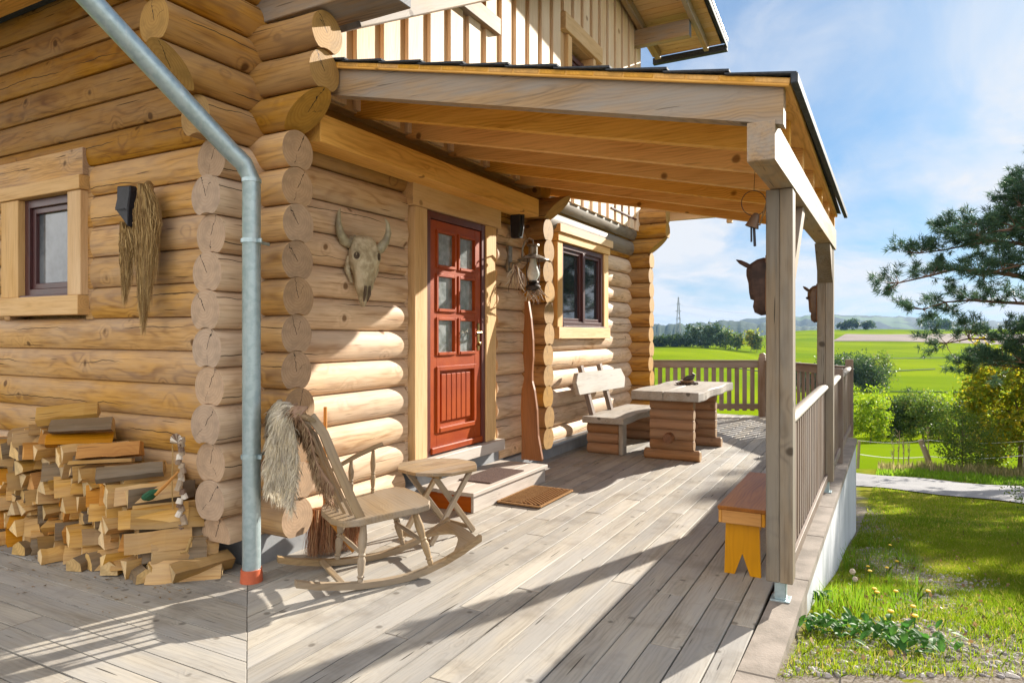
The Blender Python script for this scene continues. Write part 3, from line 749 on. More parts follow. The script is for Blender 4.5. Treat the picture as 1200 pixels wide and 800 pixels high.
# ---- power pylon and its lines
def pylon():
    x,y=at(1150,795);zb=-24;zt=1.45+44*1150/800
    t=thing('power_pylon','grey lattice power pylon on the horizon left of the porch post','pylon',(x,y,zb))
    lat=Vector((CT,ST,0));dep=Vector((-ST,CT,0));c=Vector((x,y,0))
    b=MB();H=zt-zb
    def w(z): f=(z-zb)/H; return 4.6*(1-f)+.5
    lv=[zb+H*q for q in (0,.16,.31,.44,.55,.65,.74,.82,.89,.95,1)]
    for sx in (-1,1):
        for sy in (-1,1): b.tube([c+lat*sx*w(z)+dep*sy*w(z)+Vector((0,0,z)) for z in lv],.34,4)
    for i in range(len(lv)-1):
        for s in (-1,1):
            b.tube([c+lat*s*w(lv[i])+dep*-w(lv[i])+Vector((0,0,lv[i])),c-lat*s*w(lv[i+1])+dep*-w(lv[i+1])+Vector((0,0,lv[i+1]))],.2,4)
            b.tube([c+lat*w(lv[i])+dep*s*w(lv[i])+Vector((0,0,lv[i])),c+lat*w(lv[i+1])-dep*s*w(lv[i+1])+Vector((0,0,lv[i+1]))],.2,4)
    part('lattice_mast',b,M['steel'],t)
    arms=[]
    for (py,hw) in ((356,3.6),(364.5,5),(373.5,4.4)):
        z=1.45+(392-py)*1150/800;b=MB();b.tube([c-lat*hw+Vector((0,0,z)),c+Vector((0,0,z+1.6)),c+lat*hw+Vector((0,0,z))],.3,4);b.tube([c-lat*hw+Vector((0,0,z)),c+lat*hw+Vector((0,0,z))],.3,4)
        part('cross_arm',b,M['steel'],t);arms.append((z,hw))
    dirn=(lat*.93+dep*.35).normalized()
    b=MB()
    for z,hw in arms:
        for s in (-1,1):
            p0=c+lat*s*hw+Vector((0,0,z-1))
            for q in (-1,1):
                pts=[p0+dirn*q*L+Vector((0,0,-14*(1-((L-170)/170)**2) -.02*L*(q<0))) for L in range(0,341,34)]
                b.tube(pts,.055,3,False)
    part('power_lines',b,M['steel'],t,kind='stuff')
pylon()

# ---- lawn, verge, gravel, weeds
def blades(name,n,fD,ft,hmin,hmax,w,mat,keep=None,lean=.35,label=None):
    D=NR.uniform(0,1,n);D=fD[0]*(fD[1]/fD[0])**D if fD[0]>0 else D
    t=NR.uniform(ft[0],ft[1],n);Rr=t*D
    X=Rr*CT-D*ST;Y=Rr*ST+D*CT
    ok=(X>-.36+.015*(Y-3.3))
    if keep is not None: ok&=keep(X,Y,D,t)
    X,Y,D=X[ok],Y[ok],D[ok];n=len(X);Z=gz_np(X,Y)
    h=NR.uniform(hmin,hmax,n)*(.7+.6*(np.sin(X*3.1+Y*2)*np.sin(Y*2.7-X)*.5+.5))
    a=NR.uniform(0,2*PI,n);le=NR.normal(0,lean,n)*h
    ww=w*NR.uniform(.6,1.4,n)*np.maximum(1,D/6)
    P=np.stack([X,Y,Z-.01],1);b=np.stack([np.cos(a),np.sin(a),a*0],1)*ww[:,None]
    la=NR.uniform(0,2*PI,n);up=np.stack([np.cos(la)*le,np.sin(la)*le,h],1)
    mid=P+up*np.array([.35,.35,.55])
    V=np.stack([P-b,P+b,mid+b*.7,P+up,mid-b*.7],1).reshape(-1,3)
    F5=np.arange(n*5).reshape(n,5)
    rn=np.repeat(np.clip(NR.uniform(0,1,n)*.5+.25*(np.sin(X*1.1)*np.sin(Y*.9)+1),0,1),5)
    me=np_mesh(name,V,F5,M[mat],rn)
    o=struct(name,me,kind='stuff',label=label);return o
def patchy(X,Y,D,t):
    q=np.sin(X*2.3+1.3*np.sin(Y*1.9))*np.sin(Y*2.1+X)+.45*np.sin(X*7.1+Y*3)*np.sin(Y*6.3)
    tr=np.abs(t*D-(.95+.42*D)+.3*np.sin(D*2))
    g=NR.normal(0,.22,len(X));bare=(tr+g*.8<.30)&(q+g>-.35)&(NR.uniform(0,1,len(X))<.93)
    bare|=(D+g*1.6<3.75)&(NR.uniform(0,1,len(X))<.8)
    return (~bare)&(q+NR.uniform(-.9,.9,len(X))>-.75)
blades('lawn_grass',250000,(2.9,9),(.36,1.1),.02,.055,.0022,'grass',patchy,.5)
blades('lawn_grass',90000,(7.5,17.5),(.37,1.1),.03,.06,.003,'grass',lambda X,Y,D,t:(NR.uniform(0,1,len(X))<.8)&(D<np.interp(t,[.38,.5025,.7475,1.15],[21.,16.6,12.8,9.2])),.5)
def tuft(X,Y,D,t): return (np.sin(X*3.3+np.sin(Y*5))*np.sin(Y*2.6+np.sin(X*4))+NR.normal(0,.35,len(X))>.35)&(X+NR.normal(0,.3,len(X))<1.6)
blades('tall_grass',4500,(3.9,8),(.40,.60),.07,.16,.0026,'verge',tuft,.35)
def verge(X,Y,D,t):
    e=np.interp(t,[.42,.5025,.7475,1.15],[25,20.1,16.7,13.6]);return (D>e+.05)&(D<e+1.7)
blades('verge_grass',30000,(14,27),(.42,.80),.07,.19,.006,'verge',verge,.3)
def dry(X,Y,D,t):
    e=np.interp(t,[.42,.5025,.7475,1.15],[25,20.1,16.7,13.6]);return (D>e+1.5)&(D<e+4.2)
blades('dry_grass',14000,(15,30),(.42,.80),.12,.34,.005,'drygrass',dry,.25)
def stones():
    n=4200
    D=NR.uniform(2.9,9,n);t=NR.uniform(.37,.8,n)
    tr=np.abs(t*D-(.95+.42*D)+.3*np.sin(D*2))
    X=t*D*CT-D*ST;Y=t*D*ST+D*CT
    ok=((tr<.4)|(D<3.9)|((X<-.1)&(D<6)))&(X>-.36+.015*(Y-3.3));X,Y,D=X[ok],Y[ok],D[ok];n=len(X)
    s=NR.uniform(.006,.021,n);ico=np.array([(0,0,1),(.9,0,.3),(.28,.85,.25),(-.72,.53,.35),(-.72,-.53,.2),(.28,-.85,.3),(.72,.53,-.5),(-.28,.85,-.5),(-.9,0,-.5),(-.28,-.85,-.5),(.72,-.53,-.5),(0,0,-.8)])
    tri=[(0,1,2),(0,2,3),(0,3,4),(0,4,5),(0,5,1),(1,6,2),(2,7,3),(3,8,4),(4,9,5),(5,10,1),(2,6,7),(3,7,8),(4,8,9),(5,9,10),(1,10,6)]
    an=NR.uniform(0,6.3,n);sc=NR.uniform(.6,1.3,(n,1,3))*np.array([1.1,1,.55])
    L=ico[None]*(1+NR.uniform(-.25,.25,(n,12,1)))*sc*s[:,None,None]
    x=L[:,:,0]*np.cos(an)[:,None]-L[:,:,1]*np.sin(an)[:,None];y=L[:,:,0]*np.sin(an)[:,None]+L[:,:,1]*np.cos(an)[:,None]
    V=np.stack([x+X[:,None],y+Y[:,None],L[:,:,2]+gz_np(X,Y)[:,None]+.003],2).reshape(-1,3)
    F=(np.array(tri)[None]+np.arange(n)[:,None,None]*12).reshape(-1,3)
    struct('gravel',np_mesh('gravel',V,F,M['stone'],np.repeat(NR.uniform(0,1,n),12)),kind='stuff')
    n=420;D=NR.uniform(3,14,n);t=NR.uniform(.38,.8,n);X=t*D*CT-D*ST;Y=t*D*ST+D*CT;ok=X>-.3;X,Y=X[ok],Y[ok]
    V,F=leaves(np.stack([X,Y,gz_np(X,Y)+.03],1),.030,aspect=.7)
    struct('fallen_leaves',np_mesh('fallen_leaves',V,F,M['deadleaf'],np.repeat(NR.uniform(0,1,len(X)),4)),kind='stuff')
stones()
def broadleaf(b,p,d,L,w,up,r=None):
    """one folded leaf blade"""
    d=Vector(d).normalized();s=d.cross(Vector((0,0,1))).normalized();n=s.cross(d)
    pts=[]
    V=[];F=[]
    prof=[(0,.12),(.2,.75),(.45,1.),(.7,.8),(.9,.4),(1.,.03)]
    for i,(f,wf) in enumerate(prof):
        c=Vector(p)+d*L*f+Vector((0,0,1))*up*L*(f-1.15*f*f)
        V+= [c-s*w*wf/2+n*.12*w*wf,c,c+s*w*wf/2+n*.12*w*wf]
    for i in range(len(prof)-1):
        for j in (0,1): F.append((i*3+j,i*3+j+1,i*3+j+4,i*3+j+3))
    b.add(V,F,None,r)
def weed(cx,cy,n,spread,lab,L=(.045,.085)):
    b=MB()
    for i in range(n):
        x=cx+random.gauss(0,spread);y=cy+random.gauss(0,spread*.8);z=gz(x,y);a=random.uniform(0,2*PI)
        broadleaf(b,(x,y,z+random.uniform(.0,.07)),(math.cos(a),math.sin(a),random.uniform(.2,1)),random.uniform(*L),random.uniform(.022,.042),.3,random.random())
    single('weed_plant',b,M['weed'],lab,'plant',group='broad leaved weeds in the lawn')
weed(-.02,3.98,120,.13,'largest clump of broad dark green weeds in the near lawn')
weed(-.26,3.95,40,.06,'small weed clump hugging the white deck wall')
weed(.15,3.78,40,.1,'thin outlying weed clump right of the largest one',(.05,.08))
weed(-.33,4.75,26,.035,'young seedling growing at the foot of the white wall',(.03,.06))
def fl(px,py,z=0,D=None):
    k=(px-600)/800.
    D=5.
    for _ in range(30):
        x,y=DR(D,k);D=800*(1.45-gz(x,y)-z)/(py-392)*.5+D*.5
    return DR(D,k)
DN=[(1018,672),(1016,660),(1042,640),(1038,663),(1048,689),(1023,690),(1042,718),(1070,728),(1086,690),(1068,705),(1026,697),(1050,655)]
wh=['nearest the white wall, upper left','topmost in the shaded grass','at the far side of the shaded patch','in the middle of the shade','right of the seed heads','left of centre just below the shade','in the sunny strip right of the weeds','lowest, beside the gravel','furthest right','in the shade edge above the lowest flower','beside the two seed heads','upper right of the shaded grass']
for i,(px,py) in enumerate(DN):
    x,y=fl(px,py,.1);z=gz(x,y);hh=random.uniform(.07,.13)
    t=thing('dandelion','yellow dandelion flower '+wh[i],'flower',(x,y,z),0,'dandelions in the lawn')
    b=MB();b.tube([(x,y,z-.02),(x+.008,y,z+hh)],[.003,.0025],5);part('stem',b,M['weed'],t)
    b=MB();b.lathe([(.004,0),(.013,.003),(.017,.008),(.012,.013),(.003,.014)],9,Matrix.Translation((x+.008,y,z+hh)));part('flower_head',b,M['yellowpetal'],t)
for i,(px,py,r_) in enumerate([(999,671,.021),(1002,680,.017)]):
    x,y=fl(px,py,.14);z=gz(x,y)
    t=thing('seed_head',['larger','smaller'][i]+' pale round seed head on a stalk near the white wall','flower',(x,y,z),0,'pale seed heads in the lawn')
    b=MB();b.tube([(x,y,z-.02),(x,y,z+.15)],.0025,5);part('stem',b,M['weed'],t)
    b=MB();b.lathe([(.002,-r_),(r_*.7,-r_*.7),(r_,0),(r_*.7,r_*.7),(.002,r_)],12,Matrix.Translation((x,y,z+.15)));part('flower_head',b,M['seedhead'],t)

# ================================================================== DECK
EX=lambda y:-.385+.0154*(y-3.0)          # outer edge of the deck (it splays very slightly)
def deck():
    b=MB();w=.1465;g=.006
    x=-3.44;i=0
    while x<-.56:
        y=1.5-2.0+random.uniform(-.6,.0) if i%2 else -1.5
        yend=12.9
        started=False
        while y<yend:
            L=random.choice([2.0,2.6,3.2,3.9])*random.uniform(.95,1.05)
            y1=min(y+L,yend)
            x1=min(x+w-g,-.545)
            # far corner is cut off at an angle
            def ym(xx): return 12.86 if xx<-1.85 else 12.86-(xx+1.85)*1.45
            y1=min(y1,ym(x))
            lo=y if started else -9
            # mitre towards the side terrace: boards start on the diagonal there
            if x<-3.3+.0: lo=max(y,2.97)
            mit=2.80-(x+3.27)*.86
            if x<-3.3: mit=2.97
            if y1>mit+.15 and y1-max(lo,mit)>.05:
                started=True
                lo=max(lo,mit)
                dz=random.uniform(-.0015,.0015)
                if lo==mit and x>=-3.3:
                    # board with a mitred end
                    m2=2.80-(x1+3.27)*.86
                    b.prism([(x,lo),(x1,m2),(x1,y1-.004),(x,y1-.004)],-.028,dz,ax=1,ch=.003)
                else: b.box((x,lo,-.028),(x1,y1-.004,dz),ch=.004,ax=1)
            y=y1 if y1<yend-.01 and y+L<ym(x) else 99
        x+=w;i+=1
    # side terrace: boards along X
    y=2.99-w
    while y>-1.6:
        def xm(yy): return -3.27-(yy-2.80)/.86
        x0=-9.
        while x0<xm(y):
            L=random.choice([2.6,3.4,4.2]);x1=min(x0+L,99)
            if x1>xm(y+w)-.4: x1=None
            dz=random.uniform(-.0015,.0015)
            if x1 is None:
                b.prism([(x0,y),(xm(y)-.004,y),(xm(y+w-g)-.004,y+w-g),(x0,y+w-g)],-.028,dz,ax=0,ch=.003);break
            b.box((x0,y,-.028),(x1-.004,y+w-g,dz),ch=.004,ax=0);x0=x1
        y-=w
    struct('deck',b,M['deck'])
    # dark coloured slab standing in for the shade under the boards
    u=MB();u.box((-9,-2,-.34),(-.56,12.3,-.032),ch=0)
    struct('under_deck_shade',u,M['iron'])
deck()
def deck_edge():
    b=MB();ys=[-1,.4,1.75,3.05,4.36,5.35,6.3,7.2,8.1,9.0,9.9,10.62]
    for a,c in zip(ys,ys[1:]):
        e0,e1=EX(a),EX(c);b.prism([(e0-.155,a+.002),(e0,a+.002),(e1,c-.004),(e1-.155,c-.004)],-.055,.006,ax=1,ch=.005)
    # coping on the cut-off corner
    b.prism([(-.43,10.63),(-.27,10.63),(-1.72,12.78),(-1.85,12.65)],-.055,.004,ax=1,ch=.005)
    struct('deck_coping',b,M['coping'])
    w=MB()
    pts=[(EX(4.36)-.012,4.36),(EX(10.6)-.012,10.62),(-1.75,12.72),(-3.6,12.72),(-9,12.72)]
    for p,q in zip(pts,pts[1:]):
        P=Vector((*p,0));Q=Vector((*q,0));d=(Q-P).normalized();nrm=Vector((d.y,-d.x,0))
        V=[];F=[];n=20
        for i in range(n+1):
            c=P.lerp(Q,i/n)
            for z in (-3.2,-.056):
                for o in (0,.11): V.append(c-nrm*o+Vector((0,0,z)))
        for i in range(n):
            a=i*4;F+=[(a,a+4,a+6,a+2),(a+1,a+3,a+7,a+5),(a+2,a+6,a+7,a+3)]
        F+=[(0,2,3,1),(n*4,n*4+1,n*4+3,n*4+2)]
        w.add(V,F)
    t=thing('foundation_wall','white rendered foundation wall below the wooden deck','wall',(EX(6)-.05,6,-1))
    part('rendered_wall',w,M['plaster'],t)
    b=MB();y0,y1=-1.,4.355
    b.prism([(EX(y0)-.11,y0),(EX(y0)-.008,y0),(EX(y1)-.008,y1),(EX(y1)-.11,y1)],-.5,-.058,ax=1,ch=.004)
    part('edge_board',b,M['coping'],t)
deck_edge()

# ================================================================== LOG HOUSE
house=thing('log_house','honey coloured round log house with crossed corner logs','house',(-3.55,3.12,0))
SP=.229;XC=-3.55;YC=3.12
W1=lambda k:.4465+SP*k          # logs along the porch (Y)
W2=lambda k:.3045+SP*k          # crossing logs (along X)
XF=XC+.128                       # face of the porch wall
def wall_porch():
    b=MB();bp=MB()
    # openings (y0,y1,z0,z1) between the casings
    ops=[(4.56,6.06,.30,2.72),(7.40,9.22,1.46,2.68)]
    rad=.128
    ends={10:(2.66,0),11:(2.40,.24),12:(2.40,0),13:(2.38,0),14:(2.36,0)}
    # half log at the very bottom
    bp.logpiece('Y',2.80,4.52,XC,.2225,rad=.128,below=False,belowflat=-.03)
    bp.logpiece('Y',6.1,10.5,XC,.2175,rad=.128,below=False,belowflat=-.05)
    for k in range(0,15):
        z=W1(k);y0,sl=ends.get(k,(2.75+random.uniform(-.025,.025),0))
        segs=[(y0,10.5)]
        for (a,c,zl,zh) in ops:
            if z+.06>zl and z-.06<zh:
                ns=[]
                for (p,q) in segs:
                    if p<a<q: ns+=[(p,a),(c,q)]
                    else: ns.append((p,q))
                segs=ns
        for (p,q) in segs:
            s0=0
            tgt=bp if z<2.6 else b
            if k==11 and p<3: b.logpiece('Y',2.62,q,XC,z,s0=-.24,fl=.7)
            elif k>=12 and p<3: b.logpiece('Y',p,q,XC,z)
            else: tgt.logpiece('Y',p,q,XC,z,fl=.7,below=(k>0),belowflat=(-.11 if k==0 else None))
            # flattened shoulder beside the casings
            for (a,c,zl,zh) in ops:
                if abs(q-a)<1e-6: tgt.box((XC-.05,a-.004,z-.1135),(XF-.035,a+.075,z+.1135),ch=.006,ax=1)
                if abs(p-c)<1e-6: tgt.box((XC-.05,c-.11,z-.1135),(XF-.055,c+.004,z+.1135),ch=.006,ax=1)
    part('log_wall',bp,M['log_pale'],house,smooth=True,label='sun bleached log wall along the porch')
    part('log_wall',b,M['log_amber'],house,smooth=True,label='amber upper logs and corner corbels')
wall_porch()
def wall_side():
    lo=MB();hi=MB()
    ops=[(-6.44,-5.18,1.55,2.74)]
    ends={11:-3.26,12:-2.97,13:-2.95,14:-3.3,15:-3.3,16:-3.3,17:-3.3,18:-3.3}
    for k in range(0,19):
        z=W2(k);x1=ends.get(k,-3.20+random.uniform(-.02,.02))
        if z>3.45: x1=-3.5
        segs=[(-9.5,x1)]
        for (a,c,zl,zh) in ops:
            if z+.06>zl and z-.06<zh:
                segs=[(-9.5,a),(c,x1)]
        tgt=hi if z>2.6 else lo
        for (p,q) in segs:
            if k==11: hi.logpiece('X',p,q,YC,z,s1=.30,fl=.45)
            else: tgt.logpiece('X',p,q,YC,z,fl=.45,below=(k>0),belowflat=(-.11 if k==0 else None))
            for (a,c,zl,zh) in ops:
                if abs(q-a)<1e-6: lo.box((a-.004,YC-.128+.025,z-.1135),(a+.09,YC,z+.1135),ch=.006,ax=0)
                if abs(p-c)<1e-6: lo.box((c-.09,YC-.128+.02,z-.1135),(c+.004,YC,z+.1135),ch=.006,ax=0)
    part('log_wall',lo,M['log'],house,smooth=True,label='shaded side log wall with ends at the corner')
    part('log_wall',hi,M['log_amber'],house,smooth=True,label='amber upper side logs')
    # cross walls further along the porch
    for (yc,x1,m,cs) in ((6.81,-3.20,'log_amber',11),(10.42,-3.13,'log_amber',11)):
        b=MB()
        for k in range(0,14):
            z=W2(k);xe=x1+random.uniform(-.012,.012);s=0
            if k==cs: b.logpiece('X',-3.9,x1-.05,yc,z,s1=.30)
            elif k>cs: b.logpiece('X',-3.9,x1+(.26 if yc>8 else -.04),yc,z)
            else: b.logpiece('X',-3.9,xe,yc,z,below=(k>0),belowflat=(-.11 if k==0 else None))
        part('cross_wall',b,M[m],house,smooth=True)
    b=MB()   # weathered grey top logs under the upper floor, over the window
    b.logpiece('Y',6.95,10.3,XC+.05,2.80,rad=.135,below=False,s0=0)
    b.logpiece('Y',6.95,10.3,XC+.09,3.03,rad=.135)
    part('wall_plate',b,M['grey'],house,smooth=True)
wall_side()
b=MB();b.box((-9.5,3.2,.2),(XC-.06,4.5,6.3));b.box((-9.5,6.1,.2),(XC-.06,7.38,6.3));b.box((-9.5,9.25,.2),(XC-.06,10.4,6.3))
b.box((-9.5,4.4,2.75),(XC-.06,10.4,6.2));b.box((-9.5,7.3,.2),(XC-.06,9.3,1.37));b.box((-9.5,4.4,.2),(-4.2,9.3,2.8))
b.box((-9.5,3.16,3.3),(XC-.05,10.4,6.2))
part('light_block_core',b,M['casing'],house)  # unseen solid core added behind the log walls so no light leaks through
b=MB();b.box((-9.5,3.03,-.3),(XC,3.4,.192));b.box((XC-.12,3.03,-.3),(-3.43,4.7,.188));b.box((XC-.12,4.7,-.3),(-3.435,6.2,.288));b.box((XC-.12,6.1,-.3),(-3.41,10.55,.150))
part('plinth',b,M['concrete'],house)
b=MB();b.box((XC,6.98,.153),(-3.325,10.3,.178),ch=.003)
part('base_sill',b,M['flash'],house)

# ---- door
def door():
    d=new_obj('door',mesh_of('door',MB().box((-3.47,4.78,.40),(-3.40,4.845,2.52),ax=2).box((-3.47,5.705,.40),(-3.40,5.77,2.52),ax=2).box((-3.47,4.845,2.455),(-3.402,5.705,2.52),ax=1),M['door_dark']),house);WM_inherit(d);d['label']='red stained panelled door standing in a dark red frame'
    cs=MB()
    cs.box((-3.48,4.60,.40),(-3.385,4.778,2.52),ax=2,ch=.004)
    cs.box((-3.48,5.772,.40),(-3.386,5.965,2.52),ax=2,ch=.004)
    cs.box((-3.48,4.55,2.523),(-3.365,6.03,2.735),ax=1,ch=.004)
    part('casing',cs,M['casing'],d)
    s=MB();s.box((-3.50,4.62,.292),(-3.33,6.05,.397),ax=1,ch=.006)
    part('threshold',s,M['stepwood'],d)
    X0,X1=-3.455,-3.412;y0,y1=4.850,5.70
    lf=MB()
    pc=[(4.955,5.245),(5.305,5.595)];pz=[(2.05,2.36),(1.665,1.975),(1.28,1.59)]
    lf.box((X0,y0,.41),(X1,pc[0][0],2.45),ax=2);lf.box((X0,pc[1][1],.41),(X1,y1,2.45),ax=2)
    lf.box((X0,pc[0][0],2.36),(X1-.001,pc[1][1],2.45),ax=1)
    lf.box((X0,pc[0][0],1.16),(X1-.001,pc[1][1],1.28),ax=1)
    lf.box((X0,pc[0][0],.41),(X1-.001,pc[1][1],.60),ax=1)
    for a,c in ((1.59,1.665),(1.975,2.05)): lf.box((X0,pc[0][0],a),(X1-.001,pc[1][1],c),ax=1)
    lf.box((X0,pc[0][1],1.28),(X1-.002,pc[1][0],2.36),ax=2)
    part('door_leaf',lf,M['door'],d)
    def frame(b,ya,yb,za,zb,w,xa,xb):
        b.box((xa,ya,za),(xb,ya+w,zb),ax=2);b.box((xa,yb-w,za),(xb,yb,zb),ax=2);b.box((xa,ya+w,zb-w),(xb,yb-w,zb),ax=1);b.box((xa,ya+w,za),(xb+.006,yb-w,za+w),ax=1)
    mo=MB()
    for a in pc:
        for z in pz: frame(mo,a[0]-.012,a[1]+.012,z[0]-.012,z[1]+.012,.026,X1-.03,X1+.012)
    frame(mo,4.945,5.605,.59,1.17,.04,X1-.03,X1+.014)
    mo.box((X1-.002,y0,.415),(X1+.028,y1,.47),ax=1,ch=.008)
    part('moulding',mo,M['door'],d)
    for a in pc:
        for z in pz:
            g=MB();g.box((X0+.012,a[0]-.004,z[0]-.004),(X0+.02,a[1]+.004,z[1]+.004));part('pane',g,M['door_glass'],d)
    p=MB();p.box((X0+.002,4.955,.60),(X0+.018,5.595,1.16))
    n=6;w=(5.52-5.03)/n
    for i in range(n): p.box((X0+.016,5.03+i*w+.004,.68),(X1-.002,5.03+(i+1)*w-.004,1.10),ax=2,ch=.006)
    part('door_panel',p,M['door'],d)
    h=MB();h.box((X1-.001,5.635,1.30),(X1+.008,5.672,1.56),ch=.003);h.lathe([(.012,0),(.012,.045)],10,Matrix.Translation((X1,5.653,1.47))@Matrix.Rotation(PI/2,4,'Y'))
    h.tube([(X1+.045,5.653,1.47),(X1+.05,5.62,1.472),(X1+.05,5.55,1.468)],[.010,.009,.008],8)
    h.lathe([(.010,0),(.018,.006),(.018,.02),(.006,.026)],10,Matrix.Translation((X1+.006,5.653,1.36))@Matrix.Rotation(PI/2,4,'Y'))
    part('handle',h,M['brass'],d,smooth=True)
door()
# ---- windows
def window(ax,a0,a1,z0,z1,plane,out,cas,glass,mull=True,label=None,casmat='casing'):
    """ax 'Y': wall faces +X at x=plane; ax 'X': wall faces -Y at y=plane. cas = (left, right, bottom, top, head overhang)"""
    def B(b,u0,u1,d0,d1,zl,zh,g,ch=.004):
        # d measured outwards from the plane
        if ax=='Y': b.box((plane+d0,u0,zl),(plane+d1,u1,zh),ax={'u':1,'z':2}[g],ch=ch)
        else: b.box((u0,plane-d1,zl),(u1,plane-d0,zh),ax={'u':0,'z':2}[g],ch=ch)
    f=MB();w=.065
    B(f,a0,a0+w,-.09,-.02,z0,z1,'z');B(f,a1-w,a1,-.09,-.02,z0,z1,'z');B(f,a0+w,a1-w,-.09,-.022,z1-w,z1,'u');B(f,a0+w,a1-w,-.09,-.018,z0,z0+w,'u')
    pn=[(a0+w,a1-w)]
    if mull: 
        m=(a0+a1)/2;B(f,m-.035,m+.035,-.088,-.012,z0+w,z1-w,'z');pn=[(a0+w,m-.035),(m+.035,a1-w)]
    for (p,q) in pn:
        s=.045
        B(f,p,p+s,-.10,-.045,z0+w,z1-w,'z');B(f,q-s,q,-.10,-.045,z0+w,z1-w,'z');B(f,p+s,q-s,-.10,-.047,z1-w-s,z1-w,'u');B(f,p+s,q-s,-.10,-.043,z0+w,z0+w+s,'u')
    win=new_obj('window',mesh_of('window',f,M['window_frame']),house);WM_inherit(win)
    if label: win['label']=label
    for (p,q) in pn:
        g=MB();B(g,p+.04,q-.04,-.085,-.075,z0+w+.04,z1-w-.04,'u',0);part('pane',g,M[glass],win)
    c=MB();l,r,bt,tp,ov=cas
    if l: B(c,a0-l,a0-.002,-.10,out,z0-.002,z1+.002,'z')
    if r: B(c,a1+.002,a1+r,-.10,out,z0-.002,z1+.002,'z')
    if tp: B(c,a0-l-ov,a1+r+ov,-.10,out+.02,z1+.004,z1+tp,'u')
    if bt: B(c,a0-l-ov*.5,a1+r+ov*.5,-.10,out+.025,z0-bt,z0-.004,'u')
    part('casing',c,M[casmat],win)
    s=MB();B(s,a0-.01,a1+.01,-.02,.02,z0-.012,z0+.012,'u');part('sill',s,M['window_frame'],win)
    return win
window('Y',7.59,9.01,1.545,2.57,-3.38,.0,(.15,.17,.145,.10,.02),'glass',True,'plum framed double window above the bench')
window('X',-6.10,-5.41,1.75,2.53,2.985,.03,(.26,.17,.15,.11,.02),'glass_curtain',False,'small plum framed window in the shaded side wall')
b=MB();b.box((-6.45,2.968,2.645),(-5.235,3.1,2.85),ax=0,ch=.005);part('lintel',b,M['log'],house)
b=MB();b.box((-3.5,7.41,2.675),(-3.33,9.24,2.775),ax=1,ch=.005);part('lintel',b,M['casing'],house)

# ---- upper storey of boards
def upper():
    bk=MB();bd=MB();XB=-3.32
    y=3.3
    bk.box((XB-.2,3.2,3.05),(XB-.012,7.52,6.6),ax=2);bk.box((XB-.2,7.52,3.05),(XB-.013,8.45,4.3),ax=2);bk.box((XB-.2,7.52,5.06),(XB-.013,8.45,6.6),ax=2);bk.box((XB-.2,8.45,3.05),(XB-.012,10.52,6.6),ax=2)
    y=3.12
    while y<10.35:
        a,c=y+.05,min(y+.255,10.52)
        spans=[(3.06,6.55)]
        if a>7.4 and c<8.6: spans=[(3.06,4.32),(5.3,6.55)]
        elif a<5.75 and c>4.95: spans=[(3.06,4.37)] if a<5.6 else spans
        for (p,q) in spans: bd.box((XB-.012,a,p),(XB+.024,c,q),ax=2,ch=.004)
        y+=.305
    part('upper_wall',bk,M['soffit'],house)
    part('wall_boards',bd,M['board'],house,label='vertical larch boards of the upper storey')
    w=window('Y',7.66,8.36,4.2,5.0,-3.40,-.02,(0,0,0,0,0),'glass',False,'upper window seen edge-on under the far gable')
    r=MB();r.box((-3.52,7.54,4.1),(-3.285,7.655,5.06),ax=2);r.box((-3.52,8.365,4.1),(-3.285,8.45,5.06),ax=2);r.box((-3.5,7.40,5.065),(-3.255,8.62,5.27),ax=1)
    part('casing',r,M['casing'],w)
    w=window('Y',4.98,5.62,4.53,5.3,-3.33,-.0,(0,0,0,0,0),'glass',False,'upper window cut off by the top of the picture')
    r=MB();r.box((-3.34,4.86,4.36),(-3.24,5.80,4.52),ax=1)
    part('casing',r,M['header'],w)
    w=window('Y',9.05,10.15,3.22,3.42,-3.30,.0,(0,.08,0,.05,0),'glass_curtain',True,'narrow window strip under the far gable')
upper()
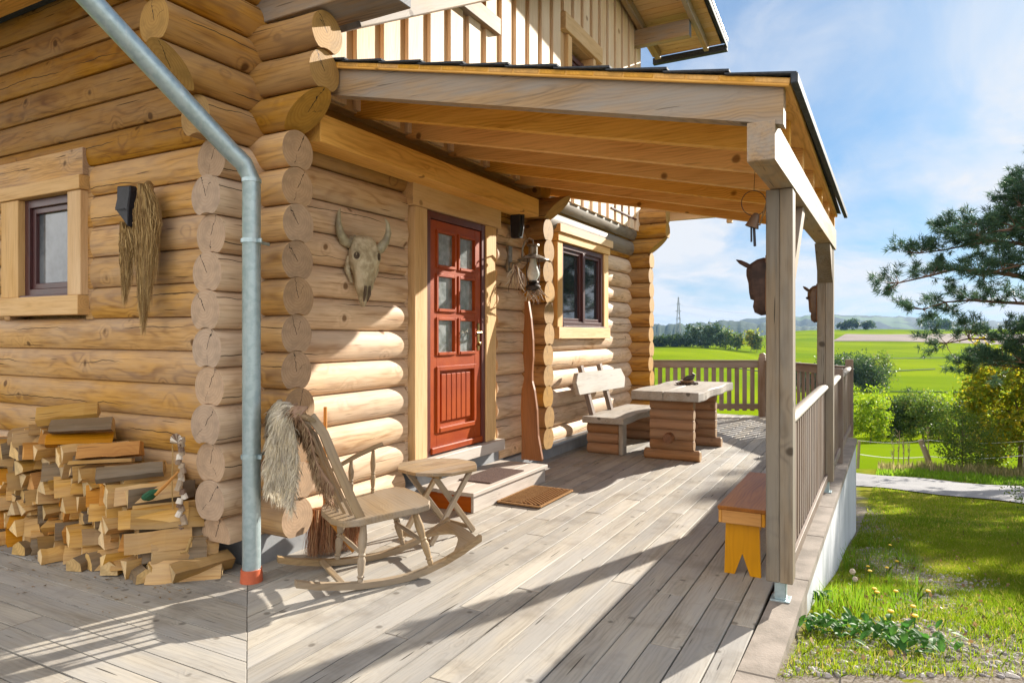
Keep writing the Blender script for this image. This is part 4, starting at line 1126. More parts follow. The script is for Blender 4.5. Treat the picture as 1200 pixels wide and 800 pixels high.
# ---- main roofs
def roofs():
    # far gable overhang: eave runs along X, verge at x=-2.2
    s=MB();n=14
    def zr(y): return 6.10+(11.2-y)*.13
    y0,y1=7.2,11.2;w=(y1-y0)/30
    for i in range(30):
        ya=y0+i*w;s.beam((-3.34,ya+w/2,zr(ya+w/2)),(-2.22,ya+w/2,zr(ya+w/2)),w-.006,.02,up=(0,0.13,1))
    part('soffit',s,M['soffit'],house)
    v=MB()
    v.beam((-2.42,7.2,zr(7.2)-.09),(-2.42,11.05,zr(11.05)-.09),.07,.15)
    v.beam((-3.2,7.2,zr(7.2)-.08),(-3.2,11.05,zr(11.05)-.08),.09,.13)
    part('verge_rafter',v,M['header'],house)
    p=MB();p.beam((-3.4,10.15,5.98),(-2.46,10.15,5.98),.14,.24);part('purlin',p,M['header'],house)
    r=MB();r.beam((-2.75,7.1,zr(7.1)+.055),(-2.75,11.26,zr(11.26)+.055),1.2,.07)
    part('roof',r,M['slate'],house)
    g=MB();g.beam((-3.35,11.27,6.04),(-2.14,11.27,6.04),.09,.10);g.beam((-2.145,7.1,zr(7.1)+.02),(-2.145,11.26,zr(11.26)+.02),.02,.16)
    part('gutter',g,M['slate'],house)
    g=MB();g.beam((-2.13,7.1,zr(7.1)+.06),(-2.13,11.26,zr(11.26)+.06),.012,.03);part('verge_trim',g,M['white_trim'],house)
    # near slope: rake rafter rising with +Y, big purlin over the corner, boarded soffit
    zn=lambda y:3.62+.54*(y-3.6)
    p=MB();p.box((-9,3.06,3.425),(-2.5,3.36,3.70),ax=0,ch=.005);part('purlin',p,M['header'],house)
    v=MB();v.beam((-2.98,3.3,zn(3.3)+.02),(-2.98,9,zn(9)+.02),.2,.2,ch=.005);part('verge_rafter',v,M['header'],house)
    s=MB()
    for i in range(22):
        x=-3.3+.0
    for i in range(32):
        ya=3.0+i*.14;s.beam((-3.6,ya,zn(ya)+.36),(-2.35,ya,zn(ya)+.36),.152,.02,up=(0,-.54,1))
    part('soffit',s,M['rafter'],house)
    r=MB();r.beam((-5.7,3.45,zn(3.45)+.45),(-5.7,7.6,zn(7.6)+.45),6.7,.09);part('roof',r,M['slate'],house)
    # boarded ceiling under the eave over the side terrace
    c=MB()
    for i in range(14):
        ya=2.98-.14*(i+1);c.beam((-9,ya,4.02),(-3.75,ya,4.02),.134,.02)
    part('soffit',c,M['rafter'],house)
    c=MB();c.box((-9,.7,4.05),(-3.7,3.3,4.12));part('roof',c,M['slate'],house)
    # far low eave beam beyond the last corner
    e=MB();e.beam((-3.5,10.95,3.36),(-1.86,10.95,3.36),.10,.14);part('eave_beam',e,M['soffit'],house)
    e=MB()
    for i in range(6): e.beam((-3.5,10.72+i*.12,3.47),(-1.80,10.72+i*.12,3.47),.114,.02)
    e.beam((-2.05,10.93,3.27),(-2.05,11.02,3.27),.08,.16)
    part('soffit',e,M['soffit'],house)
    e=MB();e.beam((-3.5,11.1,3.51),(-1.76,11.1,3.51),.95,.04);part('roof',e,M['slate'],house)
    g=MB();g.tube([(-3.02,10.62,3.16),(-3.06,10.62,2.95),(-3.25,10.64,2.72),(-3.27,10.64,.2)],.04,10);part('gutter_pipe',g,M['zinc'],house,smooth=True)
roofs()

# ================================================================== PORCH CANOPY
def canopy():
    t=thing('porch_canopy','open lean-to porch canopy of orange rafters on grey posts','canopy',(-1.7,5.1,0))
    def zt(x): return 2.585+(-.5-x)*.2155      # top of rafters
    sl=.2155;up=Vector((sl,0,1)).normalized()
    xe=lambda y:-.375+.016*(y-3.3)
    def raf(y,th,h,mt,x0=-3.36):
        b=MB();x1=xe(y) if mt=='header' else xe(y)-.045;c0=Vector((x0,y,zt(x0)-h/2));c1=Vector((x1,y,zt(x1)-h/2))
        V=[];y0,y1=y-th/2,y+th/2;c=.003
        b.prism([(x0,zt(x0)-h),(x1,zt(x1)-h),(x1,zt(x1)),(x0,zt(x0))],-th/2,th/2,Matrix.Translation((0,y,0))@Matrix.Rotation(PI/2,4,'X'),ax=0,ch=.003)
        part('rafter',b,M[mt],t)
    raf(3.30,.085,.17,'header',-3.06)
    for y in (3.86,4.47,5.09,5.72,6.34,6.98): raf(y,.07,.165,'rafter')
    # underside boards
    b=MB();n=20;ws=(3.44-.36)/n
    for i in range(n):
        xa=-3.42+i*ws;xm=xa+ws/2
        b.beam((xm,3.22,zt(xm)+.013),(xm,7.12,zt(xm)+.013),ws-.004,.022,up=up)
    part('roof_boards',b,M['rafter'],t)
    # fascia strip under the shingles along the front verge
    b=MB();b.beam((-3.1,3.235,zt(-3.1)+.010),(-.345,3.235,zt(-.345)+.010),.022,.036,up=up);part('verge_board',b,M['rafter'],t)
    # shingle courses (butt edges step down towards the eave)
    b=MB();n=11;ws=(3.46-.315)/n
    for i in range(n):
        xa=-3.46+i*ws
        y=3.20
        while y<7.14:
            y1=min(y+random.uniform(.28,.36),7.16)
            z0=zt(xa)+.030+random.uniform(0,.002);z1=zt(xa+ws)+.040+random.uniform(0,.003)
            b.prism([(xa-.02,z0),(xa+ws,z1),(xa+ws,z1+.010),(xa-.02,z0+.006)],-(y1-.003),-y,Matrix.Rotation(PI/2,4,'X'),ax=1)
            y=y1
    part('shingles',b,M['slate'],t)
    b=MB();b.beam((-.325,3.2,zt(-.325)+.022),(-.275,7.16,zt(-.325)+.022),.03,.045);part('eave_trim',b,M['slate'],t)
    b=MB()
    b.prism([(-.53,3.25),(-.41,3.25),(-.35,7.02),(-.47,7.02)],2.236,2.414,ax=1,ch=.004)
    part('eave_beam',b,M['header'],t)
    b=MB();b.box((-3.40,3.30,2.70),(-3.18,6.52,2.885),ax=1,ch=.005);part('wall_plate',b,M['rafter'],t)
    def post(x,y,lab):
        b=MB();b.box((x-.068,y-.07,.115),(x+.001,y+.07,2.234),ax=2,ch=.004);b.box((x+.002,y-.071,.115),(x+.068,y+.069,2.234),ax=2,ch=.004)
        p=part('post',b,M['grey'],t,label=lab)
        f=MB();f.box((x-.03,y-.03,.012),(x+.03,y+.03,.12),ch=.004);f.box((x-.05,y-.05,.0062),(x+.05,y+.05,.014),ch=.001)
        part('post_foot',f,M['zinc'],p)
    post(-.473,3.985,'near canopy post, its face made of two grey boards');post(-.432,6.9,'far canopy post')
    b=MB();b.beam((-.46,4.05,1.66),(-.445,4.62,2.24),.07,.09);part('brace',b,M['header'],t)
    b=MB();b.prism([(6.62,2.08),(6.83,1.92),(6.83,2.234),(6.42,2.234)],-.06,.06,Matrix(((0,0,1,-.43),(1,0,0,0),(0,1,0,0),(0,0,0,1))),ax=0);part('brace',b,M['grey'],t)
canopy()

# ================================================================== RAILINGS
def railing():
    t=thing('side_railing','weathered slatted railing along the right edge of the deck','railing',(-.44,7.4,0))
    px=[(-.468,4.06),(-.432,6.83)]
    runs=[((-.463,4.06),(-.440,6.83)),((-.425,6.98),(-.412,8.50)),((-.405,8.60),(-.375,10.74))]
    for (p,q) in runs:
        b=MB();P=Vector((*p,0));Q=Vector((*q,0));L=(Q-P).length;n=int(L/.128);
        for i in range(n):
            c=P.lerp(Q,(i+.5)/n);b.box((c.x-.012,c.y-.0385,.10),(c.x+.010,c.y+.0385,.93),ax=2)
        part('balusters',b,M['rail'],t)
        h=MB();h.tube([(p[0],p[1],.955),(q[0],q[1],.975)],.043,12,True,flat=.72);h.beam((p[0]-.022,p[1],.905),(q[0]-.022,q[1],.915),.024,.085)
        part('handrail',h,M['rail'] if 0 else M['grey'],t,smooth=True)
        l=MB();l.beam((p[0]+.022,p[1],.15),(q[0]+.022,q[1],.15),.022,.07);part('bottom_rail',l,M['rail'],t)
    for (x,y,h) in ((-.405,8.55,1.07),(-.37,10.79,1.10)):
        b=MB();b.box((x-.05,y-.05,.006),(x+.05,y+.05,h),ax=2,ch=.005);part('post',b,M['rail'],t)
    t=thing('end_railing','brown slatted railing closing the far end of the deck','railing',(-2.3,12.4,0))
    pts=[(-4.6,11.42),(-1.80,12.80),(-.40,10.83)]
    for p,q in zip(pts,pts[1:]):
        P=Vector((*p,0));Q=Vector((*q,0));d=(Q-P).normalized();L=(Q-P).length;n=int(L/.131);ang=math.atan2(d.y,d.x)
        b=MB()
        for i in range(n):
            c=P.lerp(Q,(i+.5)/n);b.box((-.037,-.011,.10),(.037,.011,.90),Matrix.Translation(c)@Matrix.Rotation(ang,4,'Z'),ax=2)
        part('balusters',b,M['rail'],t)
        for z0,z1,nm in ((.86,.975,'top_rail'),(.13,.225,'bottom_rail')):
            b=MB();s=.03 if z0>.5 else .022
            b.box((.05,-s,z0),(L-.05,s*.4,z1),Matrix.Translation(P)@Matrix.Rotation(ang,4,'Z'),ax=0)
            part(nm,b,M['rail'],t)
        b=MB();b.box((.02,-.05,.978),(L-.02,.045,1.0),Matrix.Translation(P)@Matrix.Rotation(ang,4,'Z'),ax=0);part('rail_cap',b,M['rail'],t)
    b=MB();b.box((-1.88,12.70,.0),(-1.76,12.84,1.05),ax=2,ch=.005);b.prism([(-.05,0),(.05,0),(.05,.05),(.02,.075),(-.02,.075),(-.05,.05)],-.05,.05,Matrix.Translation((-1.82,12.77,1.05))@Matrix.Rotation(PI/2,4,'X'),ax=2)
    part('post',b,M['rail'],t)
railing()
# ---- downpipe
def pipe():
    x,y=-3.255,2.815
    P=[Vector((x,y,.07)),Vector((x,y,2.36)),Vector((x-.015,y-.045,2.45)),Vector((x-.05,y-.12,2.52)),Vector((-3.56,1.76,3.36)),Vector((-3.68,1.40,3.69))]
    t=thing('downpipe','galvanised metal downpipe bending up to the left in front of the log corner','downpipe',(x,y,0))
    b=MB();b.tube(P,[.052,.052,.053,.053,.056,.057],24);part('pipe',b,M['zinc'],t,smooth=True)
    b=MB()
    for z in (.72,2.345): b.tube([(x,y,z),(x,y,z+.022)],.056,24);part('pipe_collar',b,M['zinc'],t,smooth=True);b=MB()
    for z in (2.0,.735):
        b=MB();b.tube([(x,y,z-.012),(x,y,z+.012)],.060,20);b.beam((x+.05,y-.0,z),(x+.085,y-.0,z),.012,.025);b.beam((x,y+.05,z),(x-.03,y+.16,z),.012,.02)
        part('pipe_bracket',b,M['zinc'],t)
    b=MB();b.tube([(x,y,.0),(x,y,.075)],[.064,.06],24);part('base_ring',b,M['terracotta'],t,smooth=True)
pipe()

# ================================================================== FURNITURE AND SMALL THINGS
# ---- step and mats
t=thing('porch_step','low pale wooden step platform before the red door','step',(-3.17,5.4,0))
b=MB();b.box((-3.43,4.72,.138),(-3.245,6.10,.168),ax=1);b.box((-3.24,4.705,.138),(-3.07,6.10,.170),ax=1);b.box((-3.065,4.70,.138),(-2.88,6.105,.1695),ax=1)
part('tread',b,M['stepwood'],t)
b=MB();b.box((-2.925,4.735,.0),(-2.90,6.085,.137),ax=1);part('riser',b,M['stepwood'],t)
b=MB();b.box((-3.42,4.74,.0),(-2.928,4.765,.137),ax=0);part('side_board',b,M['redwood'],t,label='red brown end board')
b=MB();b.box((-3.42,6.055,.0),(-2.928,6.08,.137),ax=0);part('side_board',b,M['stepwood'],t)
b=MB();b.box((-3.26,5.07,.1705),(-2.935,5.70,.180),ch=.003);single('doormat',b,M['mat_brown'],'thin dark brown doormat lying on the wooden step','doormat')
def coir():
    t=thing('doormat','ribbed coir doormat lying on the deck below the step','doormat',(-2.685,5.45,.0))
    b=MB();b.box((-2.89,5.10,.002),(-2.48,5.80,.016),ch=.004);part('mat_base',b,M['mat_brown'],t)
    # rope-like ridges, diagonal fields left and right and a plain middle
    b=MB();x0,x1,y0,y1=-2.885,-2.485,5.105,5.795
    for e in ((x0,y0,x1,y0),(x1,y0,x1,y1),(x1,y1,x0,y1),(x0,y1,x0,y0)):
        b.beam((e[0],e[1],.018),(e[2],e[3],.018),.024,.014)
    for i in range(-12,26):
        ya=y0+i*.042
        for s,(ca,cb) in ((1,(x0+.015,-2.685)),(-1,(-2.685,x1-.015))):
            p=[];n=6
            for q in range(n+1):
                f=q/n;x=ca+(cb-ca)*f;y=ya+(x-ca)*.9 if s>0 else ya+.18-(x-ca)*.9
                if y0+.015<y<y1-.015:p.append((x,y,.020))
            if len(p)>1: b.tube(p,.0085,6,True)
    part('mat_ribs',b,M['coir'],t)
coir()

# ---- rocking chair (local: x to its right, y forward)
def turned(b,p0,p1,r,r1=None,beads=True,n=12):
    """turned leg or spindle between two points"""
    p0=Vector(p0);p1=Vector(p1);pr_=[(0,.62),(.10,.8),(.28,1.12),(.42,1.0),(.5,.72),(.53,.95),(.56,.72),(.62,1.05),(.78,.85),(.86,.62),(.885,.95),(.91,.62),(.95,.8),(1,.6)] if beads else [(0,.7),(.5,1),(1,.7)]
    b.tube([p0.lerp(p1,f) for f,_ in pr_],[r*k for _,k in pr_],n)
def rocking_chair():
    t=thing('rocking_chair','weathered spindle back rocking chair with one armrest, a hide over its back','chair',(-2.69,3.30,0),R(-31.5),world=False)
    mt=M['chair']
    def part_(nm,b,smooth=False,label=None): return part(nm,b,mt,t,smooth,label)
    # seat: dished slab with rounded outline, tilted back
    out=[(-.215,-.30),(-.10,-.335),(.10,-.335),(.215,-.30),(.262,-.22),(.27,-.05),(.285,.12),(.27,.21),(.20,.245),(.0,.262),(-.20,.245),(-.27,.21),(-.285,.12),(-.27,-.05),(-.262,-.22)]
    tilt=Matrix.Translation((0,0,.408))@Matrix.Rotation(R(5.5),4,'X')
    b=MB();b.prism(out,-.019,.019,tilt,ax=0,ch=.006)
    for (x,y) in ((.243,.03),(.243,-.10)): b.lathe([(.011,0.0185),(.011,.0196)],10,tilt@Matrix.Translation((x,y,0)),r=.9)
    part_('seat',b)
    sz=lambda y:.408+math.tan(R(5.5))*y
    for s in (-1,1):
        for (ya,yb,zb,top) in ((-.17,-.20,.045,.39),(.14,.235,.085,.41)):
            b=MB();turned(b,(s*.205,ya,sz(ya)-.015),(s*.232,yb,zb-.012),.0235);part_('leg',b,True)
        prof=[(-.56,.085),(-.45,.052),(-.33,.028),(-.2,.010),(-.06,.002),(.08,.004),(.2,.022),(.33,.058),(.45,.105),(.57,.165)]
        b=MB();
        top=[(y,z+.036) for y,z in prof];poly=prof+top[::-1]
        # keep convexity problems away: one quad strip
        V=[];F=[];G=[]
        for x in (s*.232-.021,s*.232+.021):
            for (y,z) in prof: V.append((x,y,z));G.append((y,x-s*.232,z-.02))
            for (y,z) in top: V.append((x,y,z));G.append((y,x-s*.232,z-.02))
        n=len(prof)
        for i in range(n-1):
            F+=[(i,i+1,n+i+1,n+i),(2*n+i,3*n+i,3*n+i+1,2*n+i+1),(i,2*n+i,2*n+i+1,i+1),(n+i,n+i+1,3*n+i+1,3*n+i)]
        F+=[(0,n,3*n,2*n),(n-1,3*n-1,4*n-1,2*n-1)]
        b.add(V,F,G);part_('rocker',b)
    # curved front board between the rockers, bar at the rear
    b=MB();n=14;V=[];F=[]
    for i in range(n+1):
        f=i/n;x=-.21+.42*f;w=.035+.10*(abs(2*f-1)**1.7);wt=.06+.02*math.cos((f-.5)*PI)
        y1=.50-.0;yc=.55+.015*math.sin(f*PI)
        ya=yc-w-.02;zz=lambda y:.165+(y-.55)*.45
        for (y,dz) in ((ya,0),(yc,0),(yc,.02),(ya,.02)): V.append((x,y,zz(y)+dz))
    for i in range(n):
        a=i*4
        for q in range(4): F.append((a+q,a+(q+1)%4,a+4+(q+1)%4,a+4+q))
    F+=[(0,3,2,1),(n*4,n*4+1,n*4+2,n*4+3)]
    b.add(V,F,[(v[0],v[1],v[2]) for v in V]);part_('front_board',b)
    b=MB();b.beam((-.22,-.30,.052),(.22,-.30,.052),.034,.018,up=(0,-.1,1));part_('rear_bar',b)
    b=MB();turned(b,(-.22,-.185,.20),(.22,-.185,.20),.015,beads=False);part_('stretcher',b,True)
    b=MB();turned(b,(-.215,.18,.225),(.215,.18,.225),.015,beads=False);part_('stretcher',b,True)
    # back
    st=[(-.18,.385),(-.235,.50),(-.295,.64),(-.345,.76),(-.40,.90),(-.47,1.0)]
    def slat(x,w,th,pts,label=None):
        b=MB();V=[];F=[];G=[];L=0
        for i,(y,z) in enumerate(pts):
            if i: L+=math.hypot(y-pts[i-1][0],z-pts[i-1][1])
            a=pts[max(i-1,0)];c=pts[min(i+1,len(pts)-1)];dy,dz=c[0]-a[0],c[1]-a[1];l=math.hypot(dy,dz);ny,nz=-dz/l,dy/l
            for (sx,sn) in ((-1,-1),(1,-1),(1,1),(-1,1)):
                V.append((x+sx*w/2,y+ny*sn*th/2,z+nz*sn*th/2));G.append((L,sx*w/2,sn*th/2))
        for i in range(len(pts)-1):
            a=i*4
            for q in range(4): F.append((a+q,a+(q+1)%4,a+4+(q+1)%4,a+4+q))
        m=(len(pts)-1)*4;F+=[(0,3,2,1),(m,m+1,m+2,m+3)]
        b.add(V,F,G);return b
    for s in (-1,1): part('back_post',slat(s*.205,.030,.050,st),mt,t)
    for x in (-.135,-.0675,0,.0675,.135):
        pts=[(y-.075+abs(x)*.35,z-.005) for y,z in st[:-1]]+[(-.50,.96)]
        part('back_slat',slat(x,.018,.015,pts),mt,t)
    b=MB();V=[]
    for i in range(9):
        f=i/8;x=-.25+.5*f;b0=.05*math.sin(f*PI);V.append((x,-.475-b0*.8,.985+b0*.35))
    b.tube(V,[.03,.055,.062,.065,.066,.065,.062,.055,.03],10,True,flat=.36,up=(0,.45,1));part('crest_rail',b,mt,t,True)
    # the one remaining arm (its left) with two spindles
    b=MB();b.tube([(-.225,-.275,.585),(-.255,-.19,.62),(-.27,-.06,.675),(-.272,.06,.72),(-.27,.11,.735)],[.014,.02,.023,.025,.022],10,True,flat=.62);part_('armrest',b,True)
    for (y,zt_) in ((.045,.70),(-.10,.645)):
        b=MB();turned(b,(-.262,y,zt_),(-.243,y-.01,sz(y)+.01),.0165);part_('arm_spindle',b,True)
    return t
chair=rocking_chair()
CM=Matrix.LocRotScale(Vector((-2.69,3.30,0)),Euler((0,0,R(-31.5))),None)

def furthing(name,label,cat,surf,skinmat,hairs,L,mat,comb,w=.0016,group=None):
    """surf(u,v)->Vector over [0,1]^2 ; strands grow on both sides"""
    nu,nv=16,26;V=[];F=[]
    for j in range(nv+1):
        for i in range(nu+1): V.append(surf(i/nu,j/nv))
    for j in range(nv):
        for i in range(nu): F.append((j*(nu+1)+i,j*(nu+1)+i+1,(j+1)*(nu+1)+i+1,(j+1)*(nu+1)+i))
    base=V[0];o=thing(name,label,cat,tuple(sum((Vector(v) for v in V),Vector())/len(V)),0,group)
    b=MB();b.add(V,F);hd=part('hide',b,skinmat,o,True);md=hd.modifiers.new('thick','SOLIDIFY');md.thickness=.008;md.offset=0
    P=[];T=[]
    VV=[];RR=[]
    for _ in range(hairs):
        u,v=random.random(),random.random()
        p=surf(u,v);du=surf(min(u+.02,1),v)-surf(max(u-.02,0),v);dv=surf(u,min(v+.02,1))-surf(u,max(v-.02,0))
        n=du.cross(dv)
        if n.length<1e-9: continue
        n.normalize();sgn=1 if random.random()<.5 else -1
        l=L*random.uniform(.5,1.3)
        cl=math.sin(u*23+v*7)*math.sin(v*19-u*5)
        d=(n*sgn*(.55+.3*cl)+Vector(comb)*.85+dv.normalized()*.35+Vector((random.gauss(0,.22),random.gauss(0,.22),random.gauss(0,.22)))).normalized()
        m_=p+d*l*.5;e=p+d*l*.8+Vector((0,0,-l*.28));sd=d.cross(Vector((random.gauss(0,1),random.gauss(0,1),random.gauss(0,1)))).normalized()*w*random.uniform(.7,1.6)
        VV+=[p-sd,p+sd,m_+sd*.8,e,m_-sd*.8];r=min(1,max(0,.5+.35*cl+random.gauss(0,.16)));RR+=[r]*5
    n=len(VV)//5
    me=np_mesh('fur',np.array([tuple(q) for q in VV]),np.arange(n*5).reshape(n,5),mat,RR)
    f=new_obj('fur',me,o);f['kind']='stuff'
    return o
def sA(u,v):
    # hangs behind the crest rail
    x=-.30+.44*u;y=-.55-.045*math.sin(u*3.1)-.03*math.sin(u*9+v*4)+(.055*(1-v*8) if v<.125 else -.0);z=1.055-.55*v*(1+.10*math.sin(u*6.+1))
    x+=.03*math.sin(v*5+1)*(u-.5)-.02*v
    if u<.12: x+=.02*math.sin(v*14)
    y+=.025*v*math.sin(u*7)
    return CM@Vector((x,y-.01,z))
furthing('sheepskin','long haired pale sheepskin hanging behind the rocking chair back','sheepskin',sA,M['fur_skin'],11000,.060,M['fur'],(0,0,-.8))
def sB(u,v):
    z=1.055-.58*v*(1-.25*u+.10*math.sin(u*9)); zz=min(1.0,max(.385,z))
    ys=np.interp(zz,[.385,.50,.64,.76,.90,1.0],[-.18,-.235,-.295,-.345,-.40,-.47])
    x=.0+.215*u; y=ys-.075-.03*math.sin(u*3)-.02*math.sin(v*6+u*4)
    if v<.10: y+=.05*(1-v/.10)
    return CM@Vector((x,y,z))
furthing('animal_hide','brown leathery hide with ragged fur edge over the rocking chair slats','hide',sB,M['leather'],3600,.045,M['fur_brown'],(0,0,-.8))
for o in bpy.data.objects:
    pass

# ---- folding side table
def side_table():
    t=thing('side_table','small octagonal slatted folding table between rocking chair and step','table',(-2.83,4.12,0),R(-14),world=False)
    r=.285;k=r*math.tan(PI/8);b=MB();n=6;w=2*r/n
    for i in range(n):
        x0=-r+i*w+.002;x1=-r+(i+1)*w-.002
        def ye(x):
            return min(r,r+k-abs(x)) if abs(x)<=r else 0
        poly=[(x0,-ye(x0)),(x1,-ye(x1)),(x1,ye(x1)),(x0,ye(x0))]
        m=(x0+x1)/2
        if abs(x0)>k!=abs(x1)>k: pass
        b.prism(poly,.478,.500,None,ax=1,ch=.002)
    part('table_top',b,M['chair'],t)
    b=MB()
    for y in (-.15,.15): b.beam((-.2,y,.464),(.2,y,.464),.03,.024)
    part('batten',b,M['chair'],t)
    for x in (-.15,.15):
        for (dx,a,c) in ((0,-.16,.22),(.026,.16,-.22)):
            b=MB();b.beam((x+dx,a,.462),(x+dx,c,.005),.022,.040,up=(0,1,.4));part('leg',b,M['chair'],t)
    b=MB()
    for y in (-.215,.215): b.beam((-.14,y,.03),(.16,y,.03),.016,.03)
    part('stretcher',b,M['chair'],t)
side_table()

# ---- log table with trestle ends
def log_end(b,x0,x1,y,z0,h,rows,foot=0,rad=None):
    """stack of short logs along X seen side-on"""
    rr=h/rows/2
    for i in range(rows):
        e=foot if (i==0 and foot) else 0
        z=z0+rr*(2*i+1)
        b.tube([(x0-e,y,z),(x0-e+.01,y,z),(x1+e-.01,y,z),(x1+e,y,z)],[rr*.95,rr*1.12,rr*1.12,rr*.95],18,flat=1.0)
def table():
    t=thing('garden_table','heavy plank table on two stacked log trestles','table',(-2.14,8.5,0))
    b=MB()
    # two thick slabs with wavy edges
    for (xa,xb) in ((-2.53,-2.145),(-2.138,-1.745)):
        pts=[]
        for i in range(13):
            y=7.57+1.95*i/12;pts.append((xb+(.018*math.sin(i*1.1) if xb>-2 else 0),y))
        for i in range(12,-1,-1):
            y=7.57+1.95*i/12;pts.append((xa+(.02*math.sin(i*.9+2) if xa<-2.5 else 0),y))
        b.prism(pts,.705,.808,None,ax=1,ch=.012)
    part('table_top',b,M['bench'],t)
    for y in (7.87,9.06):
        b=MB();log_end(b,-2.37,-1.86,y,.0,.700,6,foot=.07)
        tr=part('trestle',b,M['trestle'],t,True)
        b=MB();b.tube([(-2.13,y-.17,.265),(-2.13,y-.12,.265),(-2.13,y+.15,.265)],[.052,.06,.06],14);part('rail_end',b,M['plank'],tr,True)
    b=MB();b.tube([(-2.13,7.9,.265),(-2.13,9.05,.265)],.045,12);part('cross_rail',b,M['trestle'],t,True)
table()
def ornament():
    t=thing('table_decoration','dark wreath with a small bowl and bird shape on the log table','decoration',(-2.18,8.82,.810))
    b=MB()
    for k in range(9):
        a=random.uniform(0,6.28);pts=[]
        for i in range(7): pts.append((-2.18+math.cos(a+i*.33)*(.12+.02*math.sin(i+k)),8.82+math.sin(a+i*.33)*(.12+.02*math.cos(i*2+k)),.818+.012*math.sin(i*1.3+k)+.005))
        b.tube(pts,.007,5)
    part('wreath',b,M['carved'],t)
    b=MB();b.lathe([(.03,.811),(.07,.825),(.095,.86),(.085,.862),(.05,.84),(.01,.836)],16,Matrix.Translation((-2.18,8.82,.0)));part('bowl',b,M['trestle'],t,True)
    b=MB();b.tube([(-2.22,8.78,.865),(-2.17,8.81,.885),(-2.12,8.85,.90),(-2.10,8.87,.935),(-2.125,8.85,.955)],[.015,.04,.032,.018,.010],9);part('carved_bird',b,M['iron'],t,True)
ornament()
def bench():
    t=thing('garden_bench','weathered plank bench on stacked log ends below the double window','bench',(-2.95,8.5,0))
    b=MB();pts=[]
    for i in range(11): pts.append((-2.665+.015*math.sin(i*1.3),7.74+1.7*i/10))
    pts+=[(-3.19,9.44),(-3.19,7.74)]
    b.prism(pts,.378,.455,None,ax=1,ch=.010);part('seat',b,M['bench'],t)
    for y in (7.90,9.2):
        b=MB();log_end(b,-3.17,-2.76,y,.0,.372,3);part('log_end',b,M['trestle'],t,True)
        b=MB();b.box((-2.757,y-.07,.0),(-2.70,y+.07,.372),ax=2,ch=.008);part('end_post',b,M['bench'],t)
    b=MB();Mx=Matrix.Translation((-3.215,0,.84))@Matrix.Rotation(R(-10),4,'Y')
    poly=[(7.60,-.12),(9.24,-.135),(9.34,.0),(9.22,.135),(7.66,.145),(7.56,.03)]
    b.prism(poly,-.03,.03,Mx@Matrix(((0,0,1,0),(1,0,0,0),(0,1,0,0),(0,0,0,1))),ax=0,ch=.01);part('backrest',b,M['bench'],t)
    for y in (7.97,8.62):
        b=MB();b.beam((-3.13,y,.40),(-3.29,y-.05,1.06),.085,.055,up=(1,0,.2));part('back_support',b,M['rail'],t)
bench()
def stool():
    t=thing('stool','narrow bench stool with brown top and yellow legs beside the near post','stool',(-.72,4.8,0))
    b=MB();b.box((-.862,4.23,.395),(-.585,5.38,.418),ax=1,ch=.004);part('seat',b,M['stool_top'],t)
    b=MB();b.box((-.858,4.24,.315),(-.838,5.37,.394),ax=1);b.box((-.610,4.24,.315),(-.590,5.37,.394),ax=1);b.box((-.8375,4.236,.316),(-.6105,4.262,.394),ax=0);b.box((-.8375,5.35,.316),(-.6105,5.374,.394),ax=0)
    part('apron',b,M['fire_orange'],t)
    for y in (4.30,5.27):
        b=MB();poly=[(-.828,0),(-.765,0),(-.728,.125),(-.690,0),(-.625,0),(-.632,.32),(-.822,.32)]
        # two halves so that the notch stays clean
        for q in ([(-.832,0),(-.772,0),(-.7265,.13),(-.7265,.392),(-.822,.392)],[(-.7265,.13),(-.681,0),(-.621,0),(-.631,.392),(-.7265,.392)]):
            b.prism(q,-.013,.013,Matrix.Translation((0,y,0))@Matrix.Rotation(PI/2,4,'X'),ax=1)
        part('leg',b,M['yellow'],t)
    b=MB();b.box((-.74,4.315,.17),(-.715,5.255,.235),ax=1);part('stretcher',b,M['yellow'],t)
stool()
# ---- leaning live-edge plank
def plank():
    rows=[(.172,-3.115,.24),(.42,-3.15,.185),(.68,-3.175,.185),(.88,-3.195,.145),(.97,-3.20,.095),(1.06,-3.20,.085),(1.22,-3.21,.115),(1.40,-3.22,.11),(1.62,-3.235,.075),(1.80,-3.26,.045)]
    b=MB();V=[];G=[];F=[]
    for (z,x,w) in rows:
        y=6.22+.18*z/1.8
        for (sx,dy) in ((-1,-.018),(1,-.018),(1,.018),(-1,.018)): V.append((x+sx*w/2,y+dy,z));G.append((z,sx*w/2,dy))
    n=len(rows)
    for i in range(n-1):
        a=i*4
        for q in range(4): F.append((a+q,a+(q+1)%4,a+4+(q+1)%4,a+4+q))
    m=(n-1)*4;F+=[(0,3,2,1),(m,m+1,m+2,m+3)];b.add(V,F,G)
    single('live_edge_plank',b,M['plank'],'dark reddish live edge plank leaning against the wall right of the door','plank')
plank()
